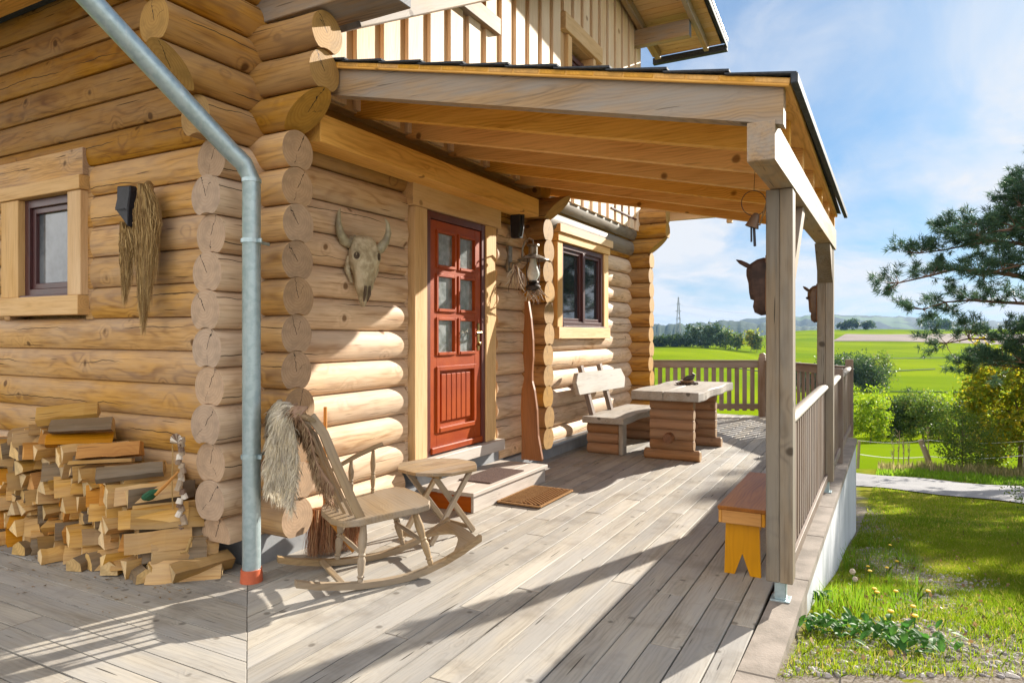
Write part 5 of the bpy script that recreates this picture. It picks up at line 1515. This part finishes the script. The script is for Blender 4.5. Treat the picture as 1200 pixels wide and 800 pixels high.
# ---- wall lantern
def lantern():
    x,y=-3.14,6.30
    t=thing('wall_lantern','old oil style lantern hanging from a curved iron bracket beside the door','lantern',(x,y,2.0))
    T=Matrix.Translation((x,y,0))
    b=MB();b.box((-3.435,6.255,2.10),(-3.405,6.345,2.38),ch=.006);b.box((-3.41,6.28,2.14),(-3.37,6.32,2.20))
    b.tube([(-3.40,6.3,2.2),(-3.33,6.3,2.19),(-3.27,6.3,2.22),(-3.265,6.3,2.34),(-3.235,6.3,2.42),(-3.185,6.3,2.445),(-3.145,6.3,2.42),(-3.14,6.3,2.37)],[.012,.012,.011,.010,.009,.009,.009,.007],8)
    part('bracket',b,M['lampmetal'],t,True)
    b=MB();b.lathe([(.02,2.385),(.062,2.38),(.066,2.365),(.046,2.355),(.046,2.275),(.06,2.27),(.165,2.222),(.168,2.214),(.06,2.255),(.04,2.25)],24,T);part('shade',b,M['lampmetal'],t,True)
    b=MB();b.lathe([(.032,2.25),(.034,2.20),(.048,2.14),(.066,2.09),(.066,2.06),(.045,2.02),(.036,2.0)],20,T);part('glass_chimney',b,M['opal'],t,True)
    b=MB();b.lathe([(.03,2.01),(.055,2.0),(.058,1.985),(.035,1.975),(.06,1.965),(.078,1.945),(.075,1.91),(.03,1.9)],20,T)
    for a in (0.8,0.8+PI): b.tube([(x+math.cos(a)*.06,y+math.sin(a)*.06,1.96),(x+math.cos(a)*.072,y+math.sin(a)*.072,2.08),(x+math.cos(a)*.06,y+math.sin(a)*.06,2.25)],.005,6)
    part('burner_base',b,M['iron'],t,True)
    # dried antler / twig bundle tied below
    b=MB()
    for i in range(26):
        a=random.uniform(0,6.28);r=random.uniform(.01,.16);px,py,pz=x+random.uniform(-.06,.06),y,1.9+random.uniform(-.02,.05)
        pts=[(px,py,pz)];d=Vector((math.cos(a),math.sin(a)*.4,random.uniform(-1.2,.1))).normalized();p=Vector(pts[0])
        for s in range(4): d=(d+Vector((random.gauss(0,.3),random.gauss(0,.2),-.15))).normalized();p=p+d*random.uniform(.02,.055);pts.append(tuple(p))
        b.tube(pts,[.008,.007,.006,.004,.002],5)
    single('dried_twig_bunch',b,M['dried'],'tangled bunch of dried twigs hanging under the lantern','dried twigs')
    b=MB()
    for i in range(14):
        p=Vector((-3.33+random.uniform(-.03,.03),6.28,2.16+random.uniform(-.02,.02)));pts=[tuple(p)];d=Vector((random.uniform(-.2,.35),-.1,-1)).normalized()
        for s in range(5): d=(d+Vector((random.gauss(0,.35),random.gauss(0,.2),-.2))).normalized();p=p+d*random.uniform(.03,.07);pts.append(tuple(p))
        b.tube(pts,[.007,.007,.006,.005,.004,.002],5)
    single('dried_twig_bunch',b,M['dried'],'smaller dried twig bunch on the log wall left of the lantern','dried twigs')
    b=MB();b.prism([(-.05,0),(.04,0),(.06,.10),(.055,.30),(.02,.36),(-.045,.34),(-.065,.2)],-.05,.05,Matrix.Translation((-3.34,6.33,2.46))@Matrix.Rotation(PI/2,4,'X'),ax=2,ch=.012)
    b.tube([(-3.30,6.33,2.48),(-3.275,6.33,2.62),(-3.27,6.33,2.80)],.018,8)
    single('wall_bell',b,M['black'],'black metal fitting on the log wall above the lantern','wall fitting')
lantern()
# ---- skull
def skull():
    Y0,X0=3.93,-3.42
    t=thing('cow_skull','weathered horned cow skull hanging on the log wall left of the door','skull',(X0,Y0,1.9))
    # sections: z, centre x, half width (Y), half depth (X)
    sec=[(2.175,.055,.045,.02),(2.165,.065,.085,.045),(2.13,.075,.118,.065),(2.08,.085,.125,.078),(2.03,.095,.135,.085),(1.98,.10,.138,.088),(1.93,.10,.115,.082),(1.88,.10,.094,.075),(1.83,.10,.083,.068),(1.79,.095,.078,.06),(1.755,.09,.058,.05),(1.72,.085,.042,.038),(1.68,.08,.030,.026),(1.655,.078,.016,.012)]
    b=MB();n=24;V=[];F=[]
    for i,(z,cx,hw,hd) in enumerate(sec):
        for j in range(n):
            a=2*PI*j/n;ca,sa=math.cos(a),math.sin(a)
            e=.75
            yy=hw*math.copysign(abs(ca)**e,ca);xx=hd*math.copysign(abs(sa)**e,sa)
            # brow ridges and hollow cheeks
            if 2.0<z<2.1 and sa>0: xx+=.018*math.exp(-((abs(ca)-.7)/.2)**2)
            if z<1.95 and sa>0: xx+=.012*math.exp(-(ca/.4)**2)-.016*math.exp(-((abs(ca)-.75)/.15)**2)
            V.append((X0+cx+xx,Y0+yy+random.uniform(-.002,.002),z))
    for i in range(len(sec)-1):
        for j in range(n): k=(j+1)%n;F.append((i*n+j,(i+1)*n+j,(i+1)*n+k,i*n+k))
    F.append(tuple(range(n)));F.append(tuple(range((len(sec)-1)*n,len(sec)*n))[::-1]);b.add(V,F)
    sk=part('cranium',b,M['bone'],t,True)
    for s in (-1,1):
        b=MB();b.lathe([(.012,.0),(.03,.004),(.037,.008),(.044,.003),(.046,-.012)],14,Matrix.Translation((X0+.168,Y0+s*.103,2.015))@Matrix.Rotation(s*R(38),4,'Z')@Matrix.Rotation(R(90),4,'Y'));
        part('eye_rim',b,M['bone'],t,True)
        b=MB();b.lathe([(.002,0),(.026,.001),(.026,-.02)],14,Matrix.Translation((X0+.176,Y0+s*.105,2.015))@Matrix.Rotation(s*R(38),4,'Z')@Matrix.Rotation(R(90),4,'Y'));part('eye_socket',b,M['hollow_shade'],t)
        b=MB();b.tube([(X0+.172,Y0+s*.020,1.80),(X0+.160,Y0+s*.022,1.74),(X0+.128,Y0+s*.016,1.69)],[.012,.014,.005],8);part('nose_opening',b,M['hollow_shade'],t,True)
        L=[(0,0,2.125),(.005,.07,2.095),(.02,.115,2.11),(.04,.155,2.16),(.055,.175,2.225),(.05,.17,2.29),(.035,.15,2.335)]
        ks=1.0 if s>0 else 1.12
        b=MB();pts=[Vector((X0+.06+x,Y0+s*(.06+y*ks*.95),z+(.02 if s<0 else -.02))) for x,y,z in L]
        b.tube(pts,[.036,.040,.040,.035,.027,.017,.004],12);part('horn',b,M['horn'],t,True)
    for s in (-1,1):
        b=MB();b.tube([(X0+.06,Y0+s*.125,2.02),(X0+.05,Y0+s*.14,1.93),(X0+.06,Y0+s*.10,1.83)],[.02,.026,.012],8);part('cheek_bone',b,M['bone'],t,True)
skull()
_sk=[o for o in bpy.data.objects if o.get('category')=='skull'][0]
_sk.rotation_euler=(0,0,R(-30)); _sk.location=(-3.40,3.93,1.9);_sk.scale=(1.05,.80,1.0)
# ---- left wall: straw bundle and black sheath
def strand_mesh(name,pts_fn,n,w,mat,parent=None,seg=5):
    V=[];Fc=[];RR=[]
    for _ in range(n):
        P,r=pts_fn();sd=Vector((random.gauss(0,1),random.gauss(0,1),0)).normalized()*w*random.uniform(.6,1.5)
        b0=len(V)
        for i,p in enumerate(P):
            f=1-.75*i/(len(P)-1);V+= [p-sd*f,p+sd*f];RR+=[r,r]
        for i in range(len(P)-1): Fc.append((b0+2*i,b0+2*i+1,b0+2*i+3,b0+2*i+2))
    me=np_mesh(name,np.array([tuple(v) for v in V]),np.array(Fc),mat,RR);o=new_obj(name,me,parent);return o
def wallstuff():
    t=thing('straw_bundle','long hanging bundle of dry straw bristles on the shaded log wall','straw bundle',(-4.40,2.9,2.4))
    def fn():
        a=random.random()
        if a<.72: cx,hw,top,bot=-4.36,.135,2.46,1.42
        else: cx,hw,top,bot=-4.56,.085,2.22,1.62
        u=random.gauss(0,.45);u=max(-1,min(1,u));ln=top-(top-bot)*(random.uniform(.62,1.0)*(1-.38*abs(u)))
        P=[];wv=random.uniform(0,9);r=random.random()
        for i in range(9):
            f=i/8;z=top+(ln-top)*f
            wid=.22+.78*math.sin(min(1,f*1.9)*PI/2)-.55*max(0,f-.55)*1.2
            P.append(Vector((cx+u*hw*wid+.006*math.sin(f*14+wv)+(.02*f),2.905+.035*math.cos(u*1.5)*-1+random.uniform(-.02,.02)*1-.012,z)))
        return P,r
    strand_mesh('bristles',fn,2600,.0024,M['straw'],t)
    b=MB();b.tube([(-4.36,2.92,2.30),(-4.36,2.91,2.40),(-4.36,2.91,2.47),(-4.36,2.91,2.49)],[.02,.035,.032,.015],12,flat=.6);part('binding',b,M['straw'],t,True)
    b=MB();poly=[(-.065,.285),(.075,.275),(.078,.24),(.055,.13),(.052,.0),(-.01,.055),(-.095,.13),(-.07,.2)]
    b.prism(poly,-.035,.02,Matrix.Translation((-4.545,2.865,2.185))@Matrix.Rotation(PI/2,4,'X'),ax=1,ch=.008)
    b.box((-4.60,2.825,2.30),(-4.50,2.832,2.306),ch=.001)
    single('leather_sheath',b,M['black'],'black pointed leather sheath hanging beside the straw bundle','sheath')
wallstuff()
# ---- birch string at the corner
def corner_garland():
    t=thing('birch_garland','hanging string of birch bark, cones and rope at the left corner above the firewood','garland',(-3.72,2.70,.4))
    b=MB()
    for i in range(30):
        z=.80-.76*i/29;x=-3.735+.012*math.sin(i*1.1)+(.01*i/29);y=2.70+.01*math.cos(i*2)
        b.tube([(x,y,z+.028),(x+random.uniform(-.012,.012),y+random.uniform(-.01,.01),z-.004)],[.016,.020],7,r=random.random())
    part('bark_strip',b,M['dried'],t)
    b=MB()
    for i in range(16): 
        a=random.uniform(0,6.28);b.tube([(-3.725,2.68,.80),(-3.725+math.cos(a)*.05,2.66,.81+math.sin(a)*.045)],[.012,.008],5,r=random.random())
    part('cone',b,M['dried'],t)
    b=MB();pts=[(-3.80+.004*math.sin(i),2.69,.78-.052*i) for i in range(15)];b.tube(pts,.004,5);b.tube([(-3.78,2.68,.18),(-3.72,2.66,.13),(-3.64,2.67,.16),(-3.61,2.68,.24)],.009,6);part('rope',b,M['straw'],t)
    b=MB();b.tube([(-3.93,2.60,.455),(-3.89,2.59,.47),(-3.85,2.60,.50),(-3.81,2.62,.515)],[.02,.042,.036,.012],8,flat=.6);single('green_cloth',b,M['green'],'small crumpled green cloth on top of the firewood','cloth')
    b=MB();b.tube([(-3.83,2.60,.49),(-3.76,2.63,.56),(-3.70,2.66,.63)],[.012,.010,.006],7);single('stick',b,M['fire_orange'],'thin orange stick poking from the green cloth to the corner','stick')
corner_garland()
# ---- broom behind the chair
def broom():
    t=thing('broom','red brown bristle broom standing behind the rocking chair','broom',(-3.29,3.42,0))
    b=MB();b.tube([(-3.275,3.44,.25),(-3.33,3.50,.58),(-3.375,3.55,.95)],.012,8);part('handle',b,M['fire_orange'],t,True)
    b=MB();b.beam((-3.26,3.30,.30),(-3.14,3.60,.30),.035,.03);part('broom_head',b,M['plank'],t)
    def fn():
        u=random.uniform(-1,1);c=Vector((-3.20,3.45,.31));d=Vector((.37,.93,0));P=[];r=random.random();sp=random.gauss(0,.015)
        for i in range(5):
            f=i/4;P.append(c+d*u*(.15+.035*f)+Vector((-d.y,d.x,0))*sp*(1+f*1.5)+Vector((.02*math.sin(f*3+r*9)-.0*f,0,-.30*f*random.uniform(.97,1.0))))
        return P,r
    strand_mesh('bristles',fn,1400,.0028,M['redbroom'],t)
    b=MB();b.beam((-3.14,3.30,.30),(-3.04,3.46,.03),.02,.03);part('scraper',b,M['fire_orange'],t)
broom()
# ---- carved horse heads and the ring with bell on the porch posts
def horsehead(x,y,z,s,mat,label,kx=1.):
    """profile in XZ: flat back against the post (+X), forehead to -X, muzzle down"""
    prof=[(.0,.0),(-.035,-.005),(-.075,.015),(-.085,.05),(-.078,.09),(-.10,.10),(-.108,.14),(-.112,.20),(-.125,.25),(-.125,.29),(-.10,.325),(-.06,.35),(-.02,.36),(.0,.355)]
    t=thing('carved_horse_head',label,'carving',(x,y,z))
    n=len(prof);V=[];F=[]
    W=[.012,.030,.040,.042,.040,.036,.034,.034,.040,.042,.040,.034,.026,.016]
    for i in range(n):
        px,pz=prof[i]
        V.append((px*s,0,pz*s))
    b=MB();m=8
    # inflate: several layers across Y with the outline shrinking towards the sides
    VV=[];cx,cz=-.045*kx,.18
    for j in range(m+1):
        f=-1+2*j/m;k=math.sqrt(max(0,1-abs(f)**2.4))*.55+.45
        for i in range(n):
            px,pz=prof[i];px*=kx
            qx=px if px>-.005 else cx+(px-cx)*k; qz=cz+(pz-cz)*(.6+.4*k)
            yw=(.052 if pz>.15 else .034+.018*(pz/.15))
            VV.append((x+qx*s,y+f*yw*s*1.1,z+qz*s))
    for j in range(m):
        for i in range(n):
            k=(i+1)%n;F.append((j*n+i,j*n+k,(j+1)*n+k,(j+1)*n+i))
    F.append(tuple(range(n))[::-1]);F.append(tuple(range(m*n,(m+1)*n)));b.add(VV,F,[(v[2],v[0],v[1]) for v in VV])
    part('head',b,M[mat],t,True)
    for q in (-1,1):
        b=MB();b.tube([(x-.085*s*kx,y+q*.03*s,z+.29*s),(x-.12*s*kx,y+q*.04*s,z+.315*s),(x-.155*s*kx,y+q*.045*s,z+.335*s),(x-.18*s*kx,y+q*.045*s,z+.35*s)],[.016*s,.026*s,.022*s,.005*s],8,flat=.6);part('ear',b,M[mat],t,True)
    b=MB();b.box((x-.004,y-.055*s,z+.02*s),(x+.012,y+.055*s,z+.37*s),ax=2);part('backing_board',b,M['plank'],t)
    for q in (-1,1):
        b=MB();b.lathe([(.002,.0),(.010*s,.004),(.013*s,-.004)],8,Matrix.Translation((x-.085*s,y+q*.047*s,z+.235*s))@Matrix.Rotation(-q*PI/2,4,'X'));part('eye',b,M['black'],t)
horsehead(-.545,4.0,1.56,.88,'carved','dark carved horse head on the left side of the near post')
horsehead(-.505,6.9,1.565,.95,'carved_light','lighter brown carved horse head on the far post',.68)
def ringbell():
    c=Vector((-.60,3.90,2.165))
    t=thing('hanging_bell','rusty bell hanging in a thin wire ring beside the near post top','bell',tuple(c))
    lat=Vector((CT,ST,0));b=MB();pts=[c+lat*.068*math.cos(a)+Vector((0,0,.068*math.sin(a))) for a in [2*PI*i/24 for i in range(25)]]
    b.tube(pts,.0022,6,False);b.tube([c+Vector((0,0,.066)),c+Vector((.0,.06,.26))],.0015,5);part('ring',b,M['iron'],t,True)
    b=MB();T=Matrix.Translation(c+Vector((-.01,0,-.125)))@Matrix.Rotation(R(20),4,'Y');b.lathe([(.004,.075),(.016,.07),(.024,.05),(.030,.02),(.038,-.005),(.034,-.006),(.02,.02)],16,T);part('bell',b,M['carved_light'],t,True)
    b=MB();b.beam(c+Vector((.0,0,-.12)),c+Vector((.005,0,-.235)),.007,.014);b.beam(c+Vector((-.014,0,-.12)),c+Vector((-.013,0,-.21)),.005,.010);part('clapper_strap',b,M['black'],t)
    b=MB();b.tube([c+lat*.068,c+lat*.05+Vector((0,0,-.06)),c+lat*.03+Vector((0,0,-.12))],.005,5);part('cord',b,M['straw'],t)
ringbell()

# ---- firewood pile
def firewood():
    pile='split logs in the firewood pile against the side wall'
    def tri(w,h,up):
        j=lambda s:random.uniform(-s,s)
        if up: return [(-w/2+j(.012),0),(w/2+j(.012),0+j(.008)),(j(.03),h+j(.01))]
        return [(-w/2+j(.015),h+j(.008)),(j(.03),0),(w/2+j(.015),h+j(.01))][::-1] if False else [(j(.03),0),(w/2+j(.015),h+j(.008)),(-w/2+j(.015),h+j(.01))]
    def quarter(w,h,up):
        pts=[(0,0)];n=6
        for i in range(n+1):
            a=PI/2*i/n;pts.append((w*math.cos(a),h*math.sin(a)))
        pts=[(p[0]-w/2,p[1]) for p in pts]
        return pts
    def halfr(w,h,up):
        n=8;return [(w/2*math.cos(PI*i/n),h*math.sin(PI*i/n)) for i in range(n+1)]
    cnt=0
    def piece(x,y,z,L,poly,mt,label,rx=0,rz=0,roll=0,grp=True,r=None):
        b=MB();c=(sum(p[0] for p in poly)/len(poly),sum(p[1] for p in poly)/len(poly))
        # subdivided prism so the sides can be rough
        n=len(poly);m=5;V=[];F=[];G=[];E=[]
        for i in range(m+1):
            f=i/m;sc=1+random.uniform(-.05,.05)*1;ox,oz=random.uniform(-.004,.004),random.uniform(-.003,.003)
            for (u,v) in poly:
                V.append(Vector(((u-c[0])*sc+ox,-L/2+L*f+random.uniform(-.006,.006)*(1 if i in(0,m) else 0),(v-c[1])*sc+oz)));G.append((L*f,u-c[0]+.02,v-c[1]));E.append(0)
        for i in range(m):
            for j in range(n): k=(j+1)%n;F.append((i*n+j,(i+1)*n+j,(i+1)*n+k,i*n+k))
        for i,rev in ((0,0),(m,1)):
            b0=len(V)
            for j in range(n): V.append(V[i*n+j].copy());G.append(G[i*n+j]);E.append(1.)
            q=list(range(b0,b0+n));F.append(tuple(q[::-1] if rev else q))
        Mx=Euler((rx,roll,rz)).to_matrix()
        b.add([Mx@v for v in V],F,G,r,E)
        o=new_obj('firewood_log',mesh_of('firewood_log',b,M[mt]));o.location=(x,y,z+c[1]);o['label']=label;o['category']='firewood'
        if grp:o['group']=pile
        return o
    # profile of the pile: height over X
    hx=[(-6.9,.60),(-6.0,.60),(-5.6,.66),(-5.25,.78),(-4.85,.80),(-4.6,.68),(-4.2,.62),(-3.95,.48),(-3.75,.36),(-3.62,.12)]
    H=lambda x:np.interp(x,[p[0] for p in hx],[p[1] for p in hx])
    lab={'fire':'pale split firewood piece stacked in the pile, end facing forward','bark':'bark covered split firewood piece stacked in the pile','fire_orange':'orange toned split firewood piece stacked in the pile'}
    row=0;z=.004
    while z<.78:
        h=random.uniform(.085,.108);x=-6.6+random.uniform(0,.08);up=True
        while x<-3.62:
            w=random.choice([random.uniform(.09,.13),random.uniform(.13,.19)])
            if z+h*.7<H(x+w/2):
                mt=random.choices(['fire','bark','fire_orange'],[.62,.26,.12])[0]
                k=random.random();fn=tri if k<.72 else (quarter if k<.88 else halfr)
                y=2.75+random.uniform(-.08,.04)-(.04 if z<.2 else 0)+.02*z
                piece(x+w/2,y,z+random.uniform(-.004,.004),random.uniform(.34,.41),fn(w*1.05,h*1.02,up),mt,lab[mt],rz=random.uniform(-.75,-.1)-.1*max(0,(x+5.2)),rx=random.uniform(-.08,.08),roll=random.uniform(-.35,.35))
                cnt+=1
            x+=w*(.62 if True else 1);up=not up
        z+=h
    # the ones on top and at the foot that stand out
    W=lambda w,h:[(-w/2,0),(w/2,.01),(w*.15,h)]
    piece(-4.93,2.70,.86,.37,[(-.07,0),(.06,.0),(.065,.05),(-.02,.105)],'fire','pale split log lying topmost on the firewood pile',rz=-.75,rx=.10,grp=False,roll=random.uniform(-.45,.45))
    piece(-4.76,2.70,.785,.37,[(-.065,.01),(.0,0),(.06,.03),(.05,.075),(.0,.10),(-.05,.07)],'bark','grey barked log second from the top of the pile',rz=-.72,grp=False,roll=random.uniform(-.45,.45))
    piece(-5.05,2.72,.76,.38,[(-.06,0),(.06,0),(.05,.05),(-.03,.07)],'fire','short pale log under the barked log near the pile top',rz=-.5,grp=False,roll=random.uniform(-.45,.45))
    piece(-4.37,2.66,.66,.36,[(-.06,0),(.065,.0),(.05,.085),(-.055,.088)],'fire_orange','bright orange squared log on top right of the pile',rz=-.82,rx=.03,grp=False,roll=random.uniform(-.45,.45))
    piece(-4.40,2.62,.625,.36,[(-.05,0),(.05,0),(.05,.022),(-.05,.026)],'fire','thin flat yellow lath under the bright orange log',rz=-.85,grp=False,roll=random.uniform(-.45,.45))
    piece(-4.16,2.66,.54,.37,[(-.06,.0),(.05,.01),(.065,.05),(.01,.10),(-.04,.07)],'bark','dark barked log sloping in the right shoulder of the pile',rz=-.7,rx=.06,grp=False,roll=random.uniform(-.45,.45))
    piece(-3.98,2.66,.42,.37,[(-.07,0),(.065,0.02),(.0,.115)],'fire','wide pale log on the right slope of the pile',rz=-.7,rx=.08,grp=False,roll=random.uniform(-.45,.45))
    piece(-3.87,2.62,.30,.37,[(-.08,0),(.06,0),(.05,.06),(-.01,.11)],'fire','large pale split log above the lowest right logs',rz=-.65,rx=.06,grp=False,roll=random.uniform(-.45,.45))
    piece(-3.80,2.60,.16,.36,[(-.08,0),(.07,0),(.03,.12)],'fire','thick pale log at the right foot of the pile',rz=-.6,grp=False,roll=random.uniform(-.45,.45))
    for (x,y,l,rz,mt,lb) in ((-3.87,2.535,.22,1.2,'bark','grey weathered chunk lying flat before the right end of the pile'),(-3.665,2.70,.11,.9,'bark','small grey chunk at the corner end of the pile'),(-4.12,2.55,.2,.5,'fire','brownish chunk lying before the pile left of the grey one'),(-4.38,2.52,.24,.3,'bark','rounded barked chunk at the front foot of the pile'),(-4.66,2.49,.2,-.3,'fire','pinkish chunk furthest forward at the foot of the pile'),(-5.0,2.52,.22,.2,'bark','dark chunk at the middle front foot of the pile'),(-5.35,2.5,.2,-.2,'fire','pale chunk at the left front foot of the pile')):
        piece(x,y,.003,l,[(-.055,0),(.055,0),(.05,.05),(.0,.085),(-.05,.055)],mt,lb,rz=rz,grp=False)
    print('firewood',cnt)
firewood()

n=260;X=NR.uniform(-6.4,-3.4,n);Y=2.55-np.abs(NR.normal(0,.22,n))
V,F=leaves(np.stack([X,Y,np.full(n,.012)],1),.028,aspect=.4);V[:,2]=.004+np.abs(V[:,2]-.012)*.5
struct('wood_chips',np_mesh('wood_chips',V,F,M['deadleaf'],np.repeat(NR.uniform(0,1,n),4)),kind='stuff')
# ================================================================== SKY, SUN, CAMERA
SUN_EL,SUN_AZ=R(23.0),math.atan2(.336,.942)
w=bpy.data.worlds.new('World');scene.world=w;w.use_nodes=True;nt=w.node_tree
for n in list(nt.nodes): nt.nodes.remove(n)
out=nt.nodes.new('ShaderNodeOutputWorld')
sky=nt.nodes.new('ShaderNodeTexSky');sky.sky_type='NISHITA';sky.sun_disc=False;sky.sun_elevation=SUN_EL;sky.sun_rotation=SUN_AZ;sky.altitude=200;sky.air_density=1.0;sky.dust_density=.7;sky.ozone_density=1.6
bg=nt.nodes.new('ShaderNodeBackground');bg.inputs[1].default_value=.10
tc=nt.nodes.new('ShaderNodeTexCoord')
# thin clouds: direction projected on a high flat layer
sep=nt.nodes.new('ShaderNodeSeparateXYZ');nt.links.new(tc.outputs['Generated'],sep.inputs[0])
def wm(op,a,b=None,clamp=False):
    x=nt.nodes.new('ShaderNodeMath');x.operation=op;x.use_clamp=clamp
    for i,v in enumerate((a,b)):
        if v is None: continue
        if isinstance(v,(int,float)): x.inputs[i].default_value=v
        else: nt.links.new(v,x.inputs[i])
    return x.outputs[0]
zc=wm('ADD',wm('MAXIMUM',sep.outputs[2],0.0),.12)
cv=nt.nodes.new('ShaderNodeCombineXYZ');nt.links.new(wm('DIVIDE',sep.outputs[0],zc),cv.inputs[0]);nt.links.new(wm('DIVIDE',sep.outputs[1],zc),cv.inputs[1])
def wn(scale,det,rough,dist,off):
    mp=nt.nodes.new('ShaderNodeMapping');nt.links.new(cv.outputs[0],mp.inputs[0]);mp.inputs['Location'].default_value=off;mp.inputs['Rotation'].default_value=(0,0,.5);mp.inputs['Scale'].default_value=(1,.55,1)
    x=nt.nodes.new('ShaderNodeTexNoise');x.inputs['Scale'].default_value=scale;x.inputs['Detail'].default_value=det;x.inputs['Roughness'].default_value=rough;x.inputs['Distortion'].default_value=dist
    nt.links.new(mp.outputs[0],x.inputs['Vector']);return x.outputs['Fac']
def wr(v,a,b):
    x=nt.nodes.new('ShaderNodeMapRange');x.interpolation_type='SMOOTHSTEP';nt.links.new(v,x.inputs[0]);x.inputs[1].default_value=a;x.inputs[2].default_value=b;return x.outputs[0]
big=wn(.42,6,.55,.3,(3.1,1.7,0));wisp=wn(1.3,7,.62,1.2,(.4,5.,0))
cl=wm('ADD',wm('MULTIPLY',wr(big,.44,.62),.9),wm('MULTIPLY',wr(wisp,.42,.72),.6),True)
low=wm('MULTIPLY',wr(sep.outputs[2],.50,.18),wr(wn(.8,6,.6,.4,(7.7,2.2,0)),.30,.62))       # more cloud towards the horizon
cl=wm('ADD',wm('MULTIPLY',cl,.75),wm('MULTIPLY',low,.85),True)
mx=nt.nodes.new('ShaderNodeMix');mx.data_type='RGBA';nt.links.new(cl,mx.inputs[0]);
def wv(op,a,b):
    x=nt.nodes.new('ShaderNodeVectorMath');x.operation=op
    nt.links.new(a,x.inputs[0])
    if isinstance(b,tuple): x.inputs[1].default_value=b
    else: nt.links.new(b,x.inputs[1])
    return x.outputs[0]
gm=nt.nodes.new('ShaderNodeGamma');gm.inputs[1].default_value=.55;nt.links.new(wv('MULTIPLY',sky.outputs[0],(.25,.25,.25)),gm.inputs[0])
skc=wv('MULTIPLY',gm.outputs[0],(.76,1.27,1.86))
nt.links.new(skc,mx.inputs[6])
# bright clouds added out of view behind the camera to fill the shade
cb=wr(sep.outputs[1],.45,-.5);cm=nt.nodes.new('ShaderNodeMix');cm.data_type='RGBA';nt.links.new(cb,cm.inputs[0]);cm.inputs[6].default_value=(2.75,2.85,3.0,1);cm.inputs[7].default_value=(7.5,7.3,7.0,1);nt.links.new(cm.outputs[2],mx.inputs[7])
cl2=wm('ADD',cl,wm('MULTIPLY',cb,.45),True);nt.links.new(cl2,mx.inputs[0])
nt.links.new(mx.outputs[2],bg.inputs[0]);nt.links.new(bg.outputs[0],out.inputs[0])
sun=bpy.data.lights.new('sun','SUN');sun.energy=4.2;sun.angle=R(.53);sun.color=(1,.93,.82)
so=bpy.data.objects.new('sun',sun);COL.objects.link(so)
sv=Vector((math.sin(SUN_AZ)*math.cos(SUN_EL),math.cos(SUN_AZ)*math.cos(SUN_EL),math.sin(SUN_EL)));so.rotation_euler=sv.to_track_quat('Z','Y').to_euler();so.location=(6,10,8)
def haze():
    m=bpy.data.materials.new('haze');m.use_nodes=True;t=m.node_tree
    for n in list(t.nodes): t.nodes.remove(n)
    o=t.nodes.new('ShaderNodeOutputMaterial');v=t.nodes.new('ShaderNodeVolumePrincipled');v.inputs['Color'].default_value=(.22,.40,.72,1);v.inputs['Density'].default_value=HAZE;v.inputs['Anisotropy'].default_value=.25
    t.links.new(v.outputs[0],o.inputs['Volume'])
    b=MB();b.box((-9500,-9500,-60),(9500,9500,150),ch=0);ob=new_obj('haze',mesh_of('haze',b,m));ob['kind']='stuff'
HAZE=0.5e-4
haze()
cam=bpy.data.cameras.new('camera');co=bpy.data.objects.new('camera',cam);COL.objects.link(co);scene.camera=co
cam.sensor_width=36;cam.lens=24;cam.shift_y=-8/1200;cam.clip_start=.05;cam.clip_end=20000
co.location=(0,0,1.45);co.rotation_euler=(PI/2,0,R(28.26))
scene.view_settings.view_transform='Standard';scene.view_settings.look='None';scene.view_settings.exposure=1.65;scene.view_settings.gamma=1
scene.cycles.use_denoising=True;scene.cycles.max_bounces=8;scene.cycles.diffuse_bounces=4;scene.cycles.transparent_max_bounces=8
scene.cycles.sample_clamp_indirect=8
